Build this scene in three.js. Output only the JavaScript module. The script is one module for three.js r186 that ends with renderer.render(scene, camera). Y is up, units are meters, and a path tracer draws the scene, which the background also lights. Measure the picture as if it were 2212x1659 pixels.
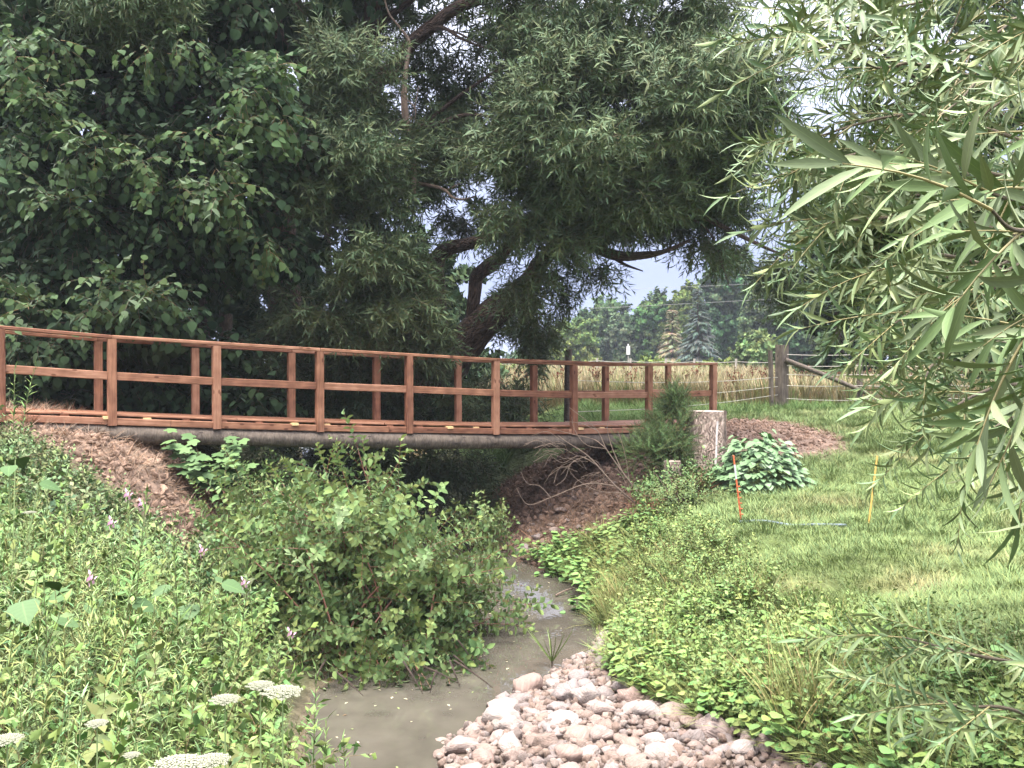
import * as THREE from 'three';
import { createNoise2D, createNoise3D } from 'simplex-noise';

// ------------------------------------------------------------------ camera, sky, sun, exposure
const scene = new THREE.Scene();
const F = 2050, CX = 1106, HY = 800, EYE = 2.4;          // lens in pixels of a 2212 x 1659 picture, horizon row, eye height above the creek
const camera = new THREE.PerspectiveCamera(2 * Math.atan(829.5 / F) * 180 / Math.PI, 4 / 3, 0.1, 2000);
camera.position.set(0, EYE, 0);
camera.rotation.x = -Math.atan((829.5 - HY) / F);
scene.add(camera);
const renderer = new THREE.WebGLRenderer({ antialias: true });
renderer.toneMapping = THREE.LinearToneMapping;
renderer.toneMappingExposure = 7.9;
renderer.shadowMap.enabled = true;

function rngOf(seed) { let a = seed >>> 0; return () => { a = (a + 0x6d2b79f5) | 0; let t = Math.imul(a ^ (a >>> 15), 1 | a); t = (t + Math.imul(t ^ (t >>> 7), 61 | t)) ^ t; return ((t ^ (t >>> 14)) >>> 0) / 4294967296; }; }
const n2 = createNoise2D(rngOf(11)), n3 = createNoise3D(rngOf(12));
const fbm = (x, y, o = 4) => { let s = 0, a = .5; for (let i = 0; i < o; i++) { s += a * n2(x, y); x = x * 2.03 + 7; y = y * 2.03 - 3; a *= .5; } return s; };
const fbm3 = (x, y, z, o = 4) => { let s = 0, a = .5; for (let i = 0; i < o; i++) { s += a * n3(x, y, z); x = x * 2.03 + 5; y *= 2.03; z *= 2.03; a *= .5; } return s; };
const clamp = (x, a = 0, b = 1) => Math.min(b, Math.max(a, x)), lerp = (a, b, t) => a + (b - a) * t;
const smooth = (a, b, x) => { const t = clamp((x - a) / (b - a)); return t * t * (3 - 2 * t); };
const V = (x, y, z) => new THREE.Vector3(x, y, z);
const C = (r, g, b) => new THREE.Color().setRGB(r, g, b);

{ // overcast sky: pale overhead, blue grey towards the horizon, soft cloud texture everywhere
  const W = 1024, Hh = 512, d = new Float32Array(W * Hh * 4);
  for (let j = 0; j < Hh; j++) {
    const el = ((j + .5) / Hh - .5) * Math.PI, s = Math.max(0, Math.sin(el));
    for (let i = 0; i < W; i++) {
      const az = (i + .5) / W * 2 * Math.PI, x = Math.cos(az) * Math.cos(el), z = Math.sin(az) * Math.cos(el);
      const k = 1 / (s + .22), cl = fbm3(x * k * .7, 3, z * k * .7, 4) * smooth(.04, .4, s);
      const L = (.073 + .075 * s + 1.0 * s * s) * (1 + .22 * cl), w = smooth(.02, .5, s);
      const o = (j * W + i) * 4;
      d[o] = L * lerp(.86, 1.0, w); d[o + 1] = L * lerp(1.02, 1.0, w); d[o + 2] = L * lerp(1.56, 1.10, w); d[o + 3] = 1;
      if (el < 0) { d[o] *= .5; d[o + 1] *= .5; d[o + 2] *= .45; }
    }
  }
  const t = new THREE.DataTexture(d, W, Hh, THREE.RGBAFormat, THREE.FloatType);
  t.mapping = THREE.EquirectangularReflectionMapping; t.magFilter = THREE.LinearFilter; t.needsUpdate = true;
  scene.background = t; scene.environment = t;
}
const sun = new THREE.DirectionalLight(C(1, .95, .86), 1.5);
sun.position.set(-6, 40, -1); sun.target.position.set(0, 0, -10);
sun.castShadow = true; sun.shadow.radius = 60; sun.shadow.mapSize.set(2048, 2048);
Object.assign(sun.shadow.camera, { left: -40, right: 40, top: 40, bottom: -40, near: 1, far: 160 });
scene.add(sun, sun.target);

// ------------------------------------------------------------------ naming helpers
const used = {};
const numbered = (name) => { const n = used[name] = (used[name] ?? -1) + 1; return n ? name + '_' + String(n).padStart(3, '0') : name; };
function tag(o, label, category, group, kind) { o.userData = { label, category }; if (group) o.userData.group = group; if (kind) o.userData.kind = kind; return o; }
function thing(name, label, category, p, group) { const o = new THREE.Group(); o.name = numbered(name); if (p) o.position.copy(p); tag(o, label, category, group); scene.add(o); return o; }
function mesh(name, geo, m, parent) { const o = new THREE.Mesh(geo, m); o.name = parent ? name : numbered(name); o.castShadow = o.receiveShadow = true; (parent ?? scene).add(o); return o; }

// ------------------------------------------------------------------ lens: picture position and depth to a point
const P = (px, py, d) => V((px - CX) / F * d, EYE - (py - HY) / F * d, -d);

// ------------------------------------------------------------------ terrain
const curve = (K) => (d) => {                               // smooth curve through [d, value] keys
  if (d <= K[0][0]) return K[0][1]; if (d >= K[K.length - 1][0]) return K[K.length - 1][1];
  let i = 0; while (K[i + 1][0] < d) i++;
  const [x0, a] = K[i], [x1, b] = K[i + 1], p = K[i - 1] ?? K[i], q = K[i + 2] ?? K[i + 1], t = (d - x0) / (x1 - x0);
  const m0 = (b - p[1]) / (x1 - p[0]) * (x1 - x0), m1 = (q[1] - a) / (q[0] - x0) * (x1 - x0), t2 = t * t, t3 = t2 * t;
  return (2 * t3 - 3 * t2 + 1) * a + (t3 - 2 * t2 + t) * m0 + (-2 * t3 + 3 * t2) * b + (t3 - t2) * m1;
};
const XL = curve([[-30, -4], [-3, -.6], [0, -.3], [2, -.25], [4, -.8], [5.7, -1.2], [6.7, -1.4], [7.6, -1.3], [8.4, -1], [9.8, -.75], [10.9, -.62], [11.9, -.62], [13, -1.2], [15, -2.4], [18, -3.4], [25, -5.5], [45, -10], [90, -20]]);
const XR = curve([[-30, -2], [-3, .6], [0, .5], [2, .45], [4, -.1], [5.7, -.46], [6.1, -.43], [6.5, -.23], [6.9, .01], [7.4, .3], [8, .62], [8.7, .8], [9.8, .84], [10.9, .62], [11.9, .15], [13, -.3], [15, -1.2], [18, -2.1], [25, -4], [45, -8.5], [90, -18]]);
const line = (K, s) => { if (s <= K[0][0]) return K[0][1]; for (let i = 1; i < K.length; i++) if (s < K[i][0]) return lerp(K[i - 1][1], K[i][1], (s - K[i - 1][0]) / (K[i][0] - K[i - 1][0])); return K[K.length - 1][1]; };
const LEFT = [
  [-5, [[0, 0], [.25, .2], [.7, .5], [1.5, .8], [3, 1], [6, 1.3], [15, 1.6]]], [4, [[0, 0], [.25, .2], [.7, .48], [1.5, .75], [3, 1], [6, 1.3], [15, 1.6]]],
  [6, [[0, 0], [.3, .12], [.8, .42], [1.6, .75], [3, 1.05], [6, 1.45], [15, 1.7]]], [8, [[0, 0], [.5, .07], [1.2, .18], [2, .5], [2.8, 1], [3.6, 1.35], [6, 1.7], [15, 1.95]]],
  [10, [[0, 0], [.6, .08], [1.6, .2], [2.4, .55], [3.1, 1.4], [3.6, 1.68], [4.4, 1.9], [8, 2]]], [12.5, [[0, 0], [.5, .12], [1.5, .35], [2.5, 1], [3.2, 1.5], [4.5, 1.8], [8, 1.95]]],
  [16, [[0, 0], [.5, .3], [1.5, .8], [3, 1.5], [5, 1.8], [12, 1.95]]], [25, [[0, 0], [.5, .4], [2, 1.2], [4, 1.7], [10, 1.9]]], [60, [[0, 0], [4, 1.5], [10, 1.95]]]];
const RIGHT = [
  [-5, [[0, 0], [.8, .12], [2, .3], [3, .7], [4, .85]]], [5, [[0, 0], [.8, .1], [2, .22], [2.7, .45], [3.3, .75], [4.3, .86]]], [7, [[0, 0], [.7, .1], [1.7, .2], [2.4, .46], [3, .74], [3.8, .87], [9, .95]]],
  [8.2, [[0, 0], [.4, .1], [.9, .3], [1.5, .68], [2.1, .86], [9, .98]]], [9.4, [[0, 0], [.3, .15], [.7, .5], [1, .74], [1.5, .88], [3, .93], [9, 1.05]]], [10.9, [[0, 0], [.3, .16], [.8, .5], [1.3, .8], [1.8, .96], [4, 1.05], [9, 1.15]]],
  [12.2, [[0, 0], [.3, .1], [1, .4], [2, .86], [2.5, 1.08], [4, 1.18], [9, 1.25]]], [14.5, [[0, 0], [.5, .2], [2, .95], [3, 1.4], [5, 1.46], [9, 1.42]]], [17, [[0, 0], [.5, .3], [2, 1.1], [4, 1.5], [8, 1.52]]],
  [20, [[0, 0], [.5, .3], [2, 1.2], [4, 1.58], [12, 1.62]]], [30, [[0, 0], [3, 1.4], [6, 1.72]]], [60, [[0, 0], [4, 1.6], [9, 1.95]]]];
function bank(T, d, s) { if (d <= T[0][0]) return line(T[0][1], s); let i = 1; while (i < T.length - 1 && T[i][0] < d) i++; const a = T[i - 1], b = T[i], t = clamp((d - a[0]) / (b[0] - a[0])); return lerp(line(a[1], s), line(b[1], s), t * t * (3 - 2 * t)); }
function H(x, d) {
  const wob = .12 * fbm(x * .05 + 9, d * .9, 3), l = XL(d) + wob, r = XR(d) + wob;
  let h, s;
  if (x < l) { s = l - x; h = bank(LEFT, d, s); } else if (x > r) { s = x - r; h = bank(RIGHT, d, s); } else { s = 0; h = -.25 * Math.sqrt(Math.sin(Math.PI * clamp((x - l) / (r - l)))); }
  h += (.035 * fbm(x * 1.3, d * 1.3, 4) + .02 * n2(x * 5, d * 5) * smooth(1.6, .3, Math.abs(s - .8))) * smooth(0, .6, s) * (1 + smooth(30, 90, d) * 2);
  return lerp(h, 1.95 + .5 * smooth(60, 350, d) + .05 * n2(x * .05, d * .05), smooth(32, 55, d));
}
const at = (x, d, up = 0) => V(x, H(x, d) + up, -d);
function G(px, py, d0 = 2) { for (let d = d0; d < 120; d *= 1.004) { if (EYE - (py - HY) / F * d <= H((px - CX) / F * d, d)) return [(px - CX) / F * d, d]; } return [(px - CX) / F * 120, 120]; }   // where the sight line meets the ground
const inside = (poly, x, y) => { let c = false; for (let i = 0, j = poly.length - 1; i < poly.length; j = i++) { const [a, b] = poly[i], [e, f] = poly[j]; if ((b > y) !== (f > y) && x < (e - a) * (y - b) / (f - b) + a) c = !c; } return c; };
const polyDist = (poly, x, y) => { let m = 1e9; for (let i = 0, j = poly.length - 1; i < poly.length; j = i++) { const [a, b] = poly[i], [e, f] = poly[j], t = clamp(((x - a) * (e - a) + (y - b) * (f - b)) / ((e - a) ** 2 + (f - b) ** 2 + 1e-9)); m = Math.min(m, Math.hypot(x - a - t * (e - a), y - b - t * (f - b))); } return inside(poly, x, y) ? -m : m; };

// bare ground: wood-chip and straw patches by the bridge ends, the eroded bank under the bridge, the cobble bar
const DIRT_R = [[1.9, 13.6], [3.2, 15.8], [3.9, 17], [4.8, 16.4], [4.85, 14], [4.75, 13.3], [4.2, 12.75], [3.45, 12.95], [2.9, 13.2], [2.4, 13]];
const DIRT_L = [[-7, 12.4], [-5.1, 11.1], [-4.4, 10.8], [-3.9, 10.8], [-3.4, 10.7], [-3.05, 10.5], [-2.55, 9.9], [-2.75, 9.45], [-3.16, 9.5], [-3.55, 9.5], [-3.95, 9.3], [-4.4, 9.35], [-5, 9.6], [-7, 9.9]];
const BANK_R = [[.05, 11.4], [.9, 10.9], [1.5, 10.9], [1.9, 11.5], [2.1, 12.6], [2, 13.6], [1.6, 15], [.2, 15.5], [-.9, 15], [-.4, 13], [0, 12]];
const BAR = [[-.5, 4.4], [-.5, 5.7], [-.46, 6.1], [-.26, 6.5], [-.01, 6.9], [.27, 7.4], [.58, 8], [.8, 8.5], [1.0, 8.4], [.78, 7.5], [.72, 6.9], [.9, 6.3], [1.2, 5.8], [1.6, 5.4], [1.9, 4.4]];

const texture = (w, h, fn, srgb) => { const d = new Uint8Array(w * h * 4); for (let j = 0; j < h; j++) for (let i = 0; i < w; i++) { const c = fn(i / w, j / h), o = (j * w + i) * 4; for (let k = 0; k < 3; k++) d[o + k] = clamp(Array.isArray(c) ? c[k] : c) * 255; d[o + 3] = 255; } const t = new THREE.DataTexture(d, w, h); t.wrapS = t.wrapT = THREE.MirroredRepeatWrapping; t.magFilter = THREE.LinearFilter; t.minFilter = THREE.LinearMipmapLinearFilter; t.generateMipmaps = true; if (srgb) t.colorSpace = THREE.SRGBColorSpace; t.needsUpdate = true; return t; };
const soilBump = texture(512, 512, (u, v) => .5 + .55 * fbm(u * 14, v * 14, 6));
const soilTone = texture(512, 512, (u, v) => { const a = .8 + .34 * fbm(u * 9 + 3, v * 9, 6), b = n2(u * 60, v * 90) > .62 ? .12 : 0; return [a + b, a + b * .9, a + b * .7]; });
const mat = (o) => new THREE.MeshPhysicalMaterial(o);

const tan = (c, k) => [c[0] * k, c[1] * k, c[2] * k];
function groundColor(x, d) {
  const f = fbm(x * 1.1 + 20, d * 1.1, 4), g = fbm(x * 4, d * 4 + 9, 3), wob = .3 * fbm(x * 1.7, d * 1.7, 3);
  let c = d > 20.5 && x > -4 ? [.26, .2, .1] : [.075, .095, .035];
  if (d > 60) c = [.1, .12, .05];
  const l = XL(d), r = XR(d), wet = x > l ? x < r ? 0 : x - r : l - x;
  if (x < -.5 && d < 20) c = [.07, .075, .035];
  if (x > 1 && d > 5 && d < 18) { const dry = smooth(.15, .7, fbm(x * .55 + 4, d * .55 + 2, 3)); c = [lerp(.1, .18, dry), lerp(.13, .165, dry), lerp(.045, .08, dry)]; }
  const mix = (z, t) => { c = [lerp(c[0], z[0], t), lerp(c[1], z[1], t), lerp(c[2], z[2], t)]; };
  if (Math.hypot(x, d - 12) < 12) {
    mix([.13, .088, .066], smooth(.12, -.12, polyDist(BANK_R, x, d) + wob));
    mix([.21, .148, .115], smooth(.15, -.1, polyDist(DIRT_R, x, d) + wob * .7));
    mix([.195, .135, .102], smooth(.15, -.1, polyDist(DIRT_L, x, d) + wob * .7));
    mix([.15, .112, .09], smooth(.12, -.1, polyDist(BAR, x, d) + wob * .4));
  }
  if (d < 40) mix([.13, .1, .07], smooth(.25, 0, wet) * .9);
  return tan(c, 1 + .3 * f + .28 * g);
}
{
  const xs = [], ds = [];
  for (let x = -7; x <= 9; x += .075) xs.push(x);
  for (let i = 1; i <= 46; i++) { const e = Math.pow(1.1, i) * .75 - .75; xs.push(9 + e * 4.2); xs.unshift(-7 - e * 4.2); }
  for (let d = 1.5; d <= 21; d += .075) ds.push(d);
  for (let i = 1; i <= 60; i++) ds.push(21 + (Math.pow(1.078, i) - 1) * 5);
  for (let i = 1; i <= 14; i++) ds.unshift(1.5 - (Math.pow(1.25, i) - 1) * 1.4);
  const nx = xs.length, nd = ds.length, p = new Float32Array(nx * nd * 3), c = new Float32Array(nx * nd * 3), uv = new Float32Array(nx * nd * 2), idx = [];
  for (let j = 0, k = 0; j < nd; j++) for (let i = 0; i < nx; i++, k++) {
    const x = xs[i], d = ds[j];
    p.set([x, H(x, d), -d], k * 3); c.set(groundColor(x, d), k * 3); uv.set([x / 1.6, d / 1.6], k * 2);
    if (i && j) idx.push(k - nx - 1, k - nx, k - 1, k - 1, k - nx, k);
  }
  const g = new THREE.BufferGeometry();
  g.setAttribute('position', new THREE.BufferAttribute(p, 3)); g.setAttribute('color', new THREE.BufferAttribute(c, 3)); g.setAttribute('uv', new THREE.BufferAttribute(uv, 2)); g.setIndex(idx); g.computeVertexNormals();
  const o = mesh('ground', g, mat({ vertexColors: true, map: soilTone, bumpMap: soilBump, bumpScale: .035, roughness: 1, specularIntensity: .3 }));
  o.userData.kind = 'structure';
}
{ // the creek: murky, slow, with a faint ripple
  const pts = [], idx = [], uv = []; let k = 0;
  for (let d = -12; d < 60; d += d < 20 ? .25 : 2) { const l = XL(d) - .35, r = XR(d) + .35; for (let i = 0; i <= 8; i++) { const x = lerp(l, r, i / 8); pts.push(x, 0, -d); uv.push(x / 2.2, d / 2.2); } if (k) for (let i = 0; i < 8; i++) { const a = (k - 1) * 9 + i, b = k * 9 + i; idx.push(a, a + 1, b, b, a + 1, b + 1); } k++; }
  const g = new THREE.BufferGeometry(); g.setAttribute('position', new THREE.Float32BufferAttribute(pts, 3)); g.setAttribute('uv', new THREE.Float32BufferAttribute(uv, 2)); g.setIndex(idx); g.computeVertexNormals();
  const rip = texture(512, 512, (u, v) => .5 + .3 * fbm(u * 9, v * 5, 4) + .12 * n2(u * 40, v * 24));
  const silt = texture(256, 256, (u, v) => { const a = .85 + .3 * fbm(u * 4, v * 4, 5); return [a, a * .99, a * .97]; });
  const o = mesh('creek_water', g, mat({ color: C(.078, .07, .056), map: silt, roughness: .015, ior: 1.33, bumpMap: rip, bumpScale: .0009 })); o.userData.kind = 'structure';
}
// ------------------------------------------------------------------ wood
const grain = (seed, base, dark, knots) => texture(1024, 256, (u, v) => {
  let x = u * 6, y = v * 9, k = 0;
  for (let i = 0; i < knots; i++) { const kx = ((i * .377 + seed * .13) % 1) * 6, ky = ((i * .618 + seed * .31) % 1) * 9, r = Math.hypot((x - kx) * 1.2, (y - ky) * .55); k = Math.max(k, smooth(.16, .05, r)); y += .28 * Math.exp(-r * 3) * Math.sign(y - ky); }
  const g = .5 + .5 * fbm(x * .35 + seed, y * 1.6 + .5 * fbm(x * .3, y * .3 + seed, 2), 4), fine = .5 + .5 * n2(x * 2.5, y * 14 + seed), w = fbm(x * .8 + seed * 3, y * .25, 3);
  const t = clamp(.15 + .62 * g + .18 * fine + .35 * w - .9 * k);
  return [lerp(dark[0], base[0], t), lerp(dark[1], base[1], t), lerp(dark[2], base[2], t)];
}, true);
const grainBump = texture(512, 256, (u, v) => .5 + .35 * fbm(u * 2, v * 14, 4) + .2 * n2(u * 8, v * 60));
const stain = [[[.655, .48, .375], [.345, .215, .16]], [[.6, .425, .33], [.3, .18, .137]], [[.7, .53, .43], [.42, .275, .205]]].map(([a, b], i) => mat({ map: grain(i + 1, a, b, 9), bumpMap: grainBump, bumpScale: .003, roughness: .72, specularIntensity: .4 }));
const paleWood = mat({ map: grain(7, [.9, .8, .6], [.75, .6, .4], 3), roughness: .8 });
const greyWood = mat({ map: grain(9, [.47, .42, .37], [.2, .17, .15], 7), bumpMap: grainBump, bumpScale: .012, roughness: .9 });
const galvanised = mat({ color: C(.7, .7, .7), metalness: .8, roughness: .45 });
let boardSeed = 0;
function board(l, h, w) {                                   // length along x; chamfered edges; grain runs along the length
  const c = Math.min(.006, h * .2, w * .2), s = [[-w / 2 + c, -h / 2], [w / 2 - c, -h / 2], [w / 2, -h / 2 + c], [w / 2, h / 2 - c], [w / 2 - c, h / 2], [-w / 2 + c, h / 2], [-w / 2, h / 2 - c], [-w / 2, -h / 2 + c]];
  const p = [], uv = [], o = (boardSeed += .37); let v = 0;
  for (let i = 0; i < 8; i++) { const [z0, y0] = s[i], [z1, y1] = s[(i + 1) % 8], e = Math.hypot(z1 - z0, y1 - y0), a = o, b = o + l / 1.5, v0 = o * 3.1 + v, v1 = v0 + e * 2.2; v += e * 2.2; p.push(-l / 2, y0, z0, l / 2, y0, z0, l / 2, y1, z1, -l / 2, y0, z0, l / 2, y1, z1, -l / 2, y1, z1); uv.push(a, v0, b, v0, b, v1, a, v0, b, v1, a, v1); }
  for (const e of [-1, 1]) for (let i = 1; i < 7; i++) { const q = [s[0], s[i], s[i + 1]]; if (e > 0) q.reverse(); for (const [z, y] of q) { p.push(e * l / 2, y, z); uv.push(o + y * .6, o + z * 2); } }
  const g = new THREE.BufferGeometry(); g.setAttribute('position', new THREE.Float32BufferAttribute(p, 3)); g.setAttribute('uv', new THREE.Float32BufferAttribute(uv, 2)); g.computeVertexNormals();
  return g;
}
function between(o, a, b, roll = 0) {                        // lay a mesh built along x from a to b
  const x = b.clone().sub(a).normalize(), z = V(0, 1, 0).cross(x).negate(); if (z.lengthSq() < 1e-6) z.set(0, 0, 1); z.normalize(); const y = z.clone().cross(x);
  o.matrix.makeBasis(x, y, z); o.quaternion.setFromRotationMatrix(o.matrix); o.rotateX(roll); o.position.copy(a).add(b).multiplyScalar(.5); return o;
}
// swept tube with a radius for each point; rough: bark relief
function tube(pts, radii, sides, { rough = 0, uvScale = 1, seg = 6, seed = 0, flat = false } = {}) {
  const cv = new THREE.CatmullRomCurve3(pts, false, 'centripetal'), n = Math.max(2, (pts.length - 1) * seg), p = [], uv = [], idx = []; let prev = null, len = 0, last = null;
  for (let i = 0; i <= n; i++) {
    const t = i / n, c = cv.getPoint(t), T = cv.getTangent(t), f = t * (radii.length - 1), k = Math.min(radii.length - 2, Math.floor(f)), r = lerp(radii[k], radii[k + 1], f - k);
    if (!prev) prev = Math.abs(T.y) < .9 ? V(0, 1, 0) : V(1, 0, 0);
    const B = T.clone().cross(prev).normalize(), N = B.clone().cross(T).normalize(); prev = N; if (last) len += last.distanceTo(c); last = c;
    for (let j = 0; j <= sides; j++) {
      const a = j / sides * 2 * Math.PI, ca = Math.cos(a), sa = Math.sin(a);
      const q = rough ? 1 + rough * (1.2 * fbm3(ca * 2.6 + seed, len / (r * 5 + .05), sa * 2.6, 3) + .8 * (Math.abs(n3(ca * 4 + seed, len * 1.6, sa * 4)) - .4)) : 1;
      const v = c.clone().addScaledVector(N, ca * r * q).addScaledVector(B, sa * r * q);
      p.push(v.x, v.y, v.z); uv.push(j / sides * Math.max(1, Math.round(r * 6.3 * uvScale)), len * uvScale);
      if (i && j) { const m = sides + 1, e = i * m + j; idx.push(e - m - 1, e - 1, e - m, e - m, e - 1, e); }
    }
  }
  for (const e of [0, n]) { const m = sides + 1, b = e * m, k = p.length / 3, c = cv.getPoint(e / n); p.push(c.x, c.y, c.z); uv.push(.5, .5); for (let j = 0; j < sides; j++) e ? idx.push(k, b + j, b + j + 1) : idx.push(k, b + j + 1, b + j); }
  const g = new THREE.BufferGeometry(); g.setAttribute('position', new THREE.Float32BufferAttribute(p, 3)); g.setAttribute('uv', new THREE.Float32BufferAttribute(uv, 2)); g.setIndex(idx); g.computeVertexNormals(); return g;
}

// ------------------------------------------------------------------ footbridge
const bridge = thing('footbridge', 'red-brown stained timber footbridge with post-and-rail sides on log beams over the creek', 'footbridge');
{
  const dir = V(.857, 0, -.515), side = V(-.515, 0, -.857), A = V(-4.28, 0, -10.15), Wd = 1.06;   // along the bridge, across it (away from us), first post
  const S = [-2.3, -1.05, 0, 1.1, 2.31, 3.48, 4.74, 6, 7.34, 8.6], DECK = curve([[-2.3, 2.05], [-1.05, 2.0], [0, 1.932], [1.1, 1.861], [2.31, 1.788], [3.48, 1.73], [4.74, 1.67], [6, 1.625], [7.34, 1.605], [8.6, 1.61]]), RAIL = curve([[-2.3, 2.95], [-1.05, 2.86], [0, 2.776], [1.1, 2.714], [2.31, 2.666], [3.48, 2.62], [4.74, 2.56], [6, 2.512], [7.34, 2.5], [8.6, 2.52]]);
  const Q = (s, w, y) => A.clone().addScaledVector(dir, s).addScaledVector(side, w).setY(y), r = rngOf(5);
  const put = (name, g, a, b, m, parent = bridge, roll = 0) => between(mesh(name, g, m, parent), a, b, roll);
  const boltG = new THREE.CylinderGeometry(.012, .012, .014, 8).rotateX(Math.PI / 2);
  for (const near of [1, 0]) {
    const w = near ? 0 : Wd;
    S.forEach((s, i) => {
      const y0 = DECK(s) - (near ? .122 : .122), y1 = RAIL(s) - .039, ss = s + (near ? 0 : .02 * (r() - .5)), lean = (r() - .5) * .014;
      const post = put('post', board(y1 - y0, .089, near || i % 3 ? .089 : .07), Q(ss, w, y0), Q(ss + lean, w, y1), stain[i % 3 === 0 ? 2 : i % 2]);
      post.quaternion.setFromRotationMatrix(new THREE.Matrix4().makeBasis(V(lean, 1, 0).normalize(), dir.clone(), V(0, 1, 0).cross(dir))); post.position.copy(Q(ss, w, (y0 + y1) / 2));
      for (const e of [.03, .075]) { const b = mesh('bolt', boltG, galvanised, post); b.position.set(-(y1 - y0) / 2 + e, (r() - .5) * .03, (near ? 1 : -1) * .049); }
      if (i === S.length - 1) return;
      const s1 = S[i + 1];
      if (i % 2 === 0) { const s2 = S[Math.min(i + 2, S.length - 1)], e0 = i ? -.0 : -.05, e1 = i + 2 >= S.length - 1 ? .05 : -.004; put('top_rail', board(s2 + e1 - s - e0, .037, .089), Q(s + e0, w, RAIL(s) - .019), Q(s2 + e1, w, RAIL(s2) - .019), stain[(i / 2 + near) % 3]); }
      const my = (q) => lerp(DECK(q), RAIL(q), .49) - .005, off = near ? .0 : 0;
      put('middle_rail', board(s1 - s - .091, .088, .038), Q(s + .0455, w + off, my(s + .045)), Q(s1 - .0455, w + off, my(s1 - .045)), stain[(i + near) % 3]);
    });
    // rim boards on the outside, in three lengths
    const cut = [-2.3, 0.6, 3.2, 5.9, 8.6], wr = w + (near ? .062 : -.062) * 0;
    for (let i = 0; i < 4; i++) for (let q = 0, n = S.filter((s) => s >= cut[i] - .01 && s < cut[i + 1]).length, list = [cut[i], ...S.filter((s) => s > cut[i] + .01 && s < cut[i + 1] - .01), cut[i + 1]]; q < list.length - 1; q++) {
      const a = list[q] + (S.some((s) => Math.abs(s - list[q]) < .01) ? .0455 : .002), b = list[q + 1] - (S.some((s) => Math.abs(s - list[q + 1]) < .01) ? .0455 : .002);
      put('rim_board', board(b - a, .075, .04), Q(a, wr, DECK(a) - .0785), Q(b, wr, DECK(b) - .0785), stain[(i + near + 1) % 3]);
    }
    // log beam under each side
    const pts = [], rad = []; for (let i = 0; i <= 7; i++) { const s = lerp(-1.4, 7.3, i / 7); pts.push(Q(s, w + (near ? .06 : -.06), DECK(s) - .215)); rad.push(.102 + .006 * Math.sin(i * 2)); }
    mesh('log_beam', tube(pts, rad, 18, { rough: .03, uvScale: 1.2 }), greyWood, bridge);
  }
  // cross joists: pale sawn ends show in the gap under the planks
  for (let s = -2.1, k = 0; s < 8.5; s += .41, k++) put('joist', board(Wd - .05 + (k % 5 === 0 ? .075 : 0), .03, .085), Q(s, .02 - (k % 5 === 0 ? .04 : 0), DECK(s) - .0395), Q(s, Wd - .03, DECK(s) - .0395), k % 5 === 0 || k % 5 === 1 ? paleWood : stain[1]);
  // deck planks run lengthwise
  for (let k = 0; k < 8; k++) { const w = .085 + k * .127; for (let i = 0; i < 6; i++) { const s0 = -2.3 + i * 1.82 + (k % 2) * .0, s1 = Math.min(8.65, s0 + 1.813); put('deck_plank', board(s1 - s0, .022, .12), Q(s0, w, DECK(s0) - .0125 + r() * .003), Q(s1, w, DECK(s1) - .0125 + r() * .003), stain[Math.floor(r() * 3)]); } }
}
// ------------------------------------------------------------------ leaves, sprigs and crowns
class Geo {
  constructor() { this.p = []; this.n = []; this.c = []; this.u = []; this.i = []; }
  add(g, m, col) {
    const P0 = g.attributes.position, N0 = g.attributes.normal, U0 = g.attributes.uv, b = this.p.length / 3, nm = new THREE.Matrix3().getNormalMatrix(m), v = V(), w = V();
    for (let k = 0; k < P0.count; k++) { v.fromBufferAttribute(P0, k).applyMatrix4(m); w.fromBufferAttribute(N0, k).applyMatrix3(nm).normalize(); this.p.push(v.x, v.y, v.z); this.n.push(w.x, w.y, w.z); this.c.push(col.r, col.g, col.b); this.u.push(U0 ? U0.getX(k) : .2, U0 ? U0.getY(k) : .2); }
    for (const k of g.index.array) this.i.push(b + k);
    return this;
  }
  tube(pts, r0, r1, sides, col) { const g = tube(pts, [r0, r1], sides, { seg: 2 }), u = g.attributes.uv; for (let k = 0; k < u.count; k++) u.setXY(k, .12, .5); return this.add(g, new THREE.Matrix4(), col); }
  build() { const g = new THREE.BufferGeometry(); g.setAttribute('position', new THREE.Float32BufferAttribute(this.p, 3)); g.setAttribute('normal', new THREE.Float32BufferAttribute(this.n, 3)); g.setAttribute('color', new THREE.Float32BufferAttribute(this.c, 3)); g.setAttribute('uv', new THREE.Float32BufferAttribute(this.u, 2)); g.setIndex(this.i); return g; }
}
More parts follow.
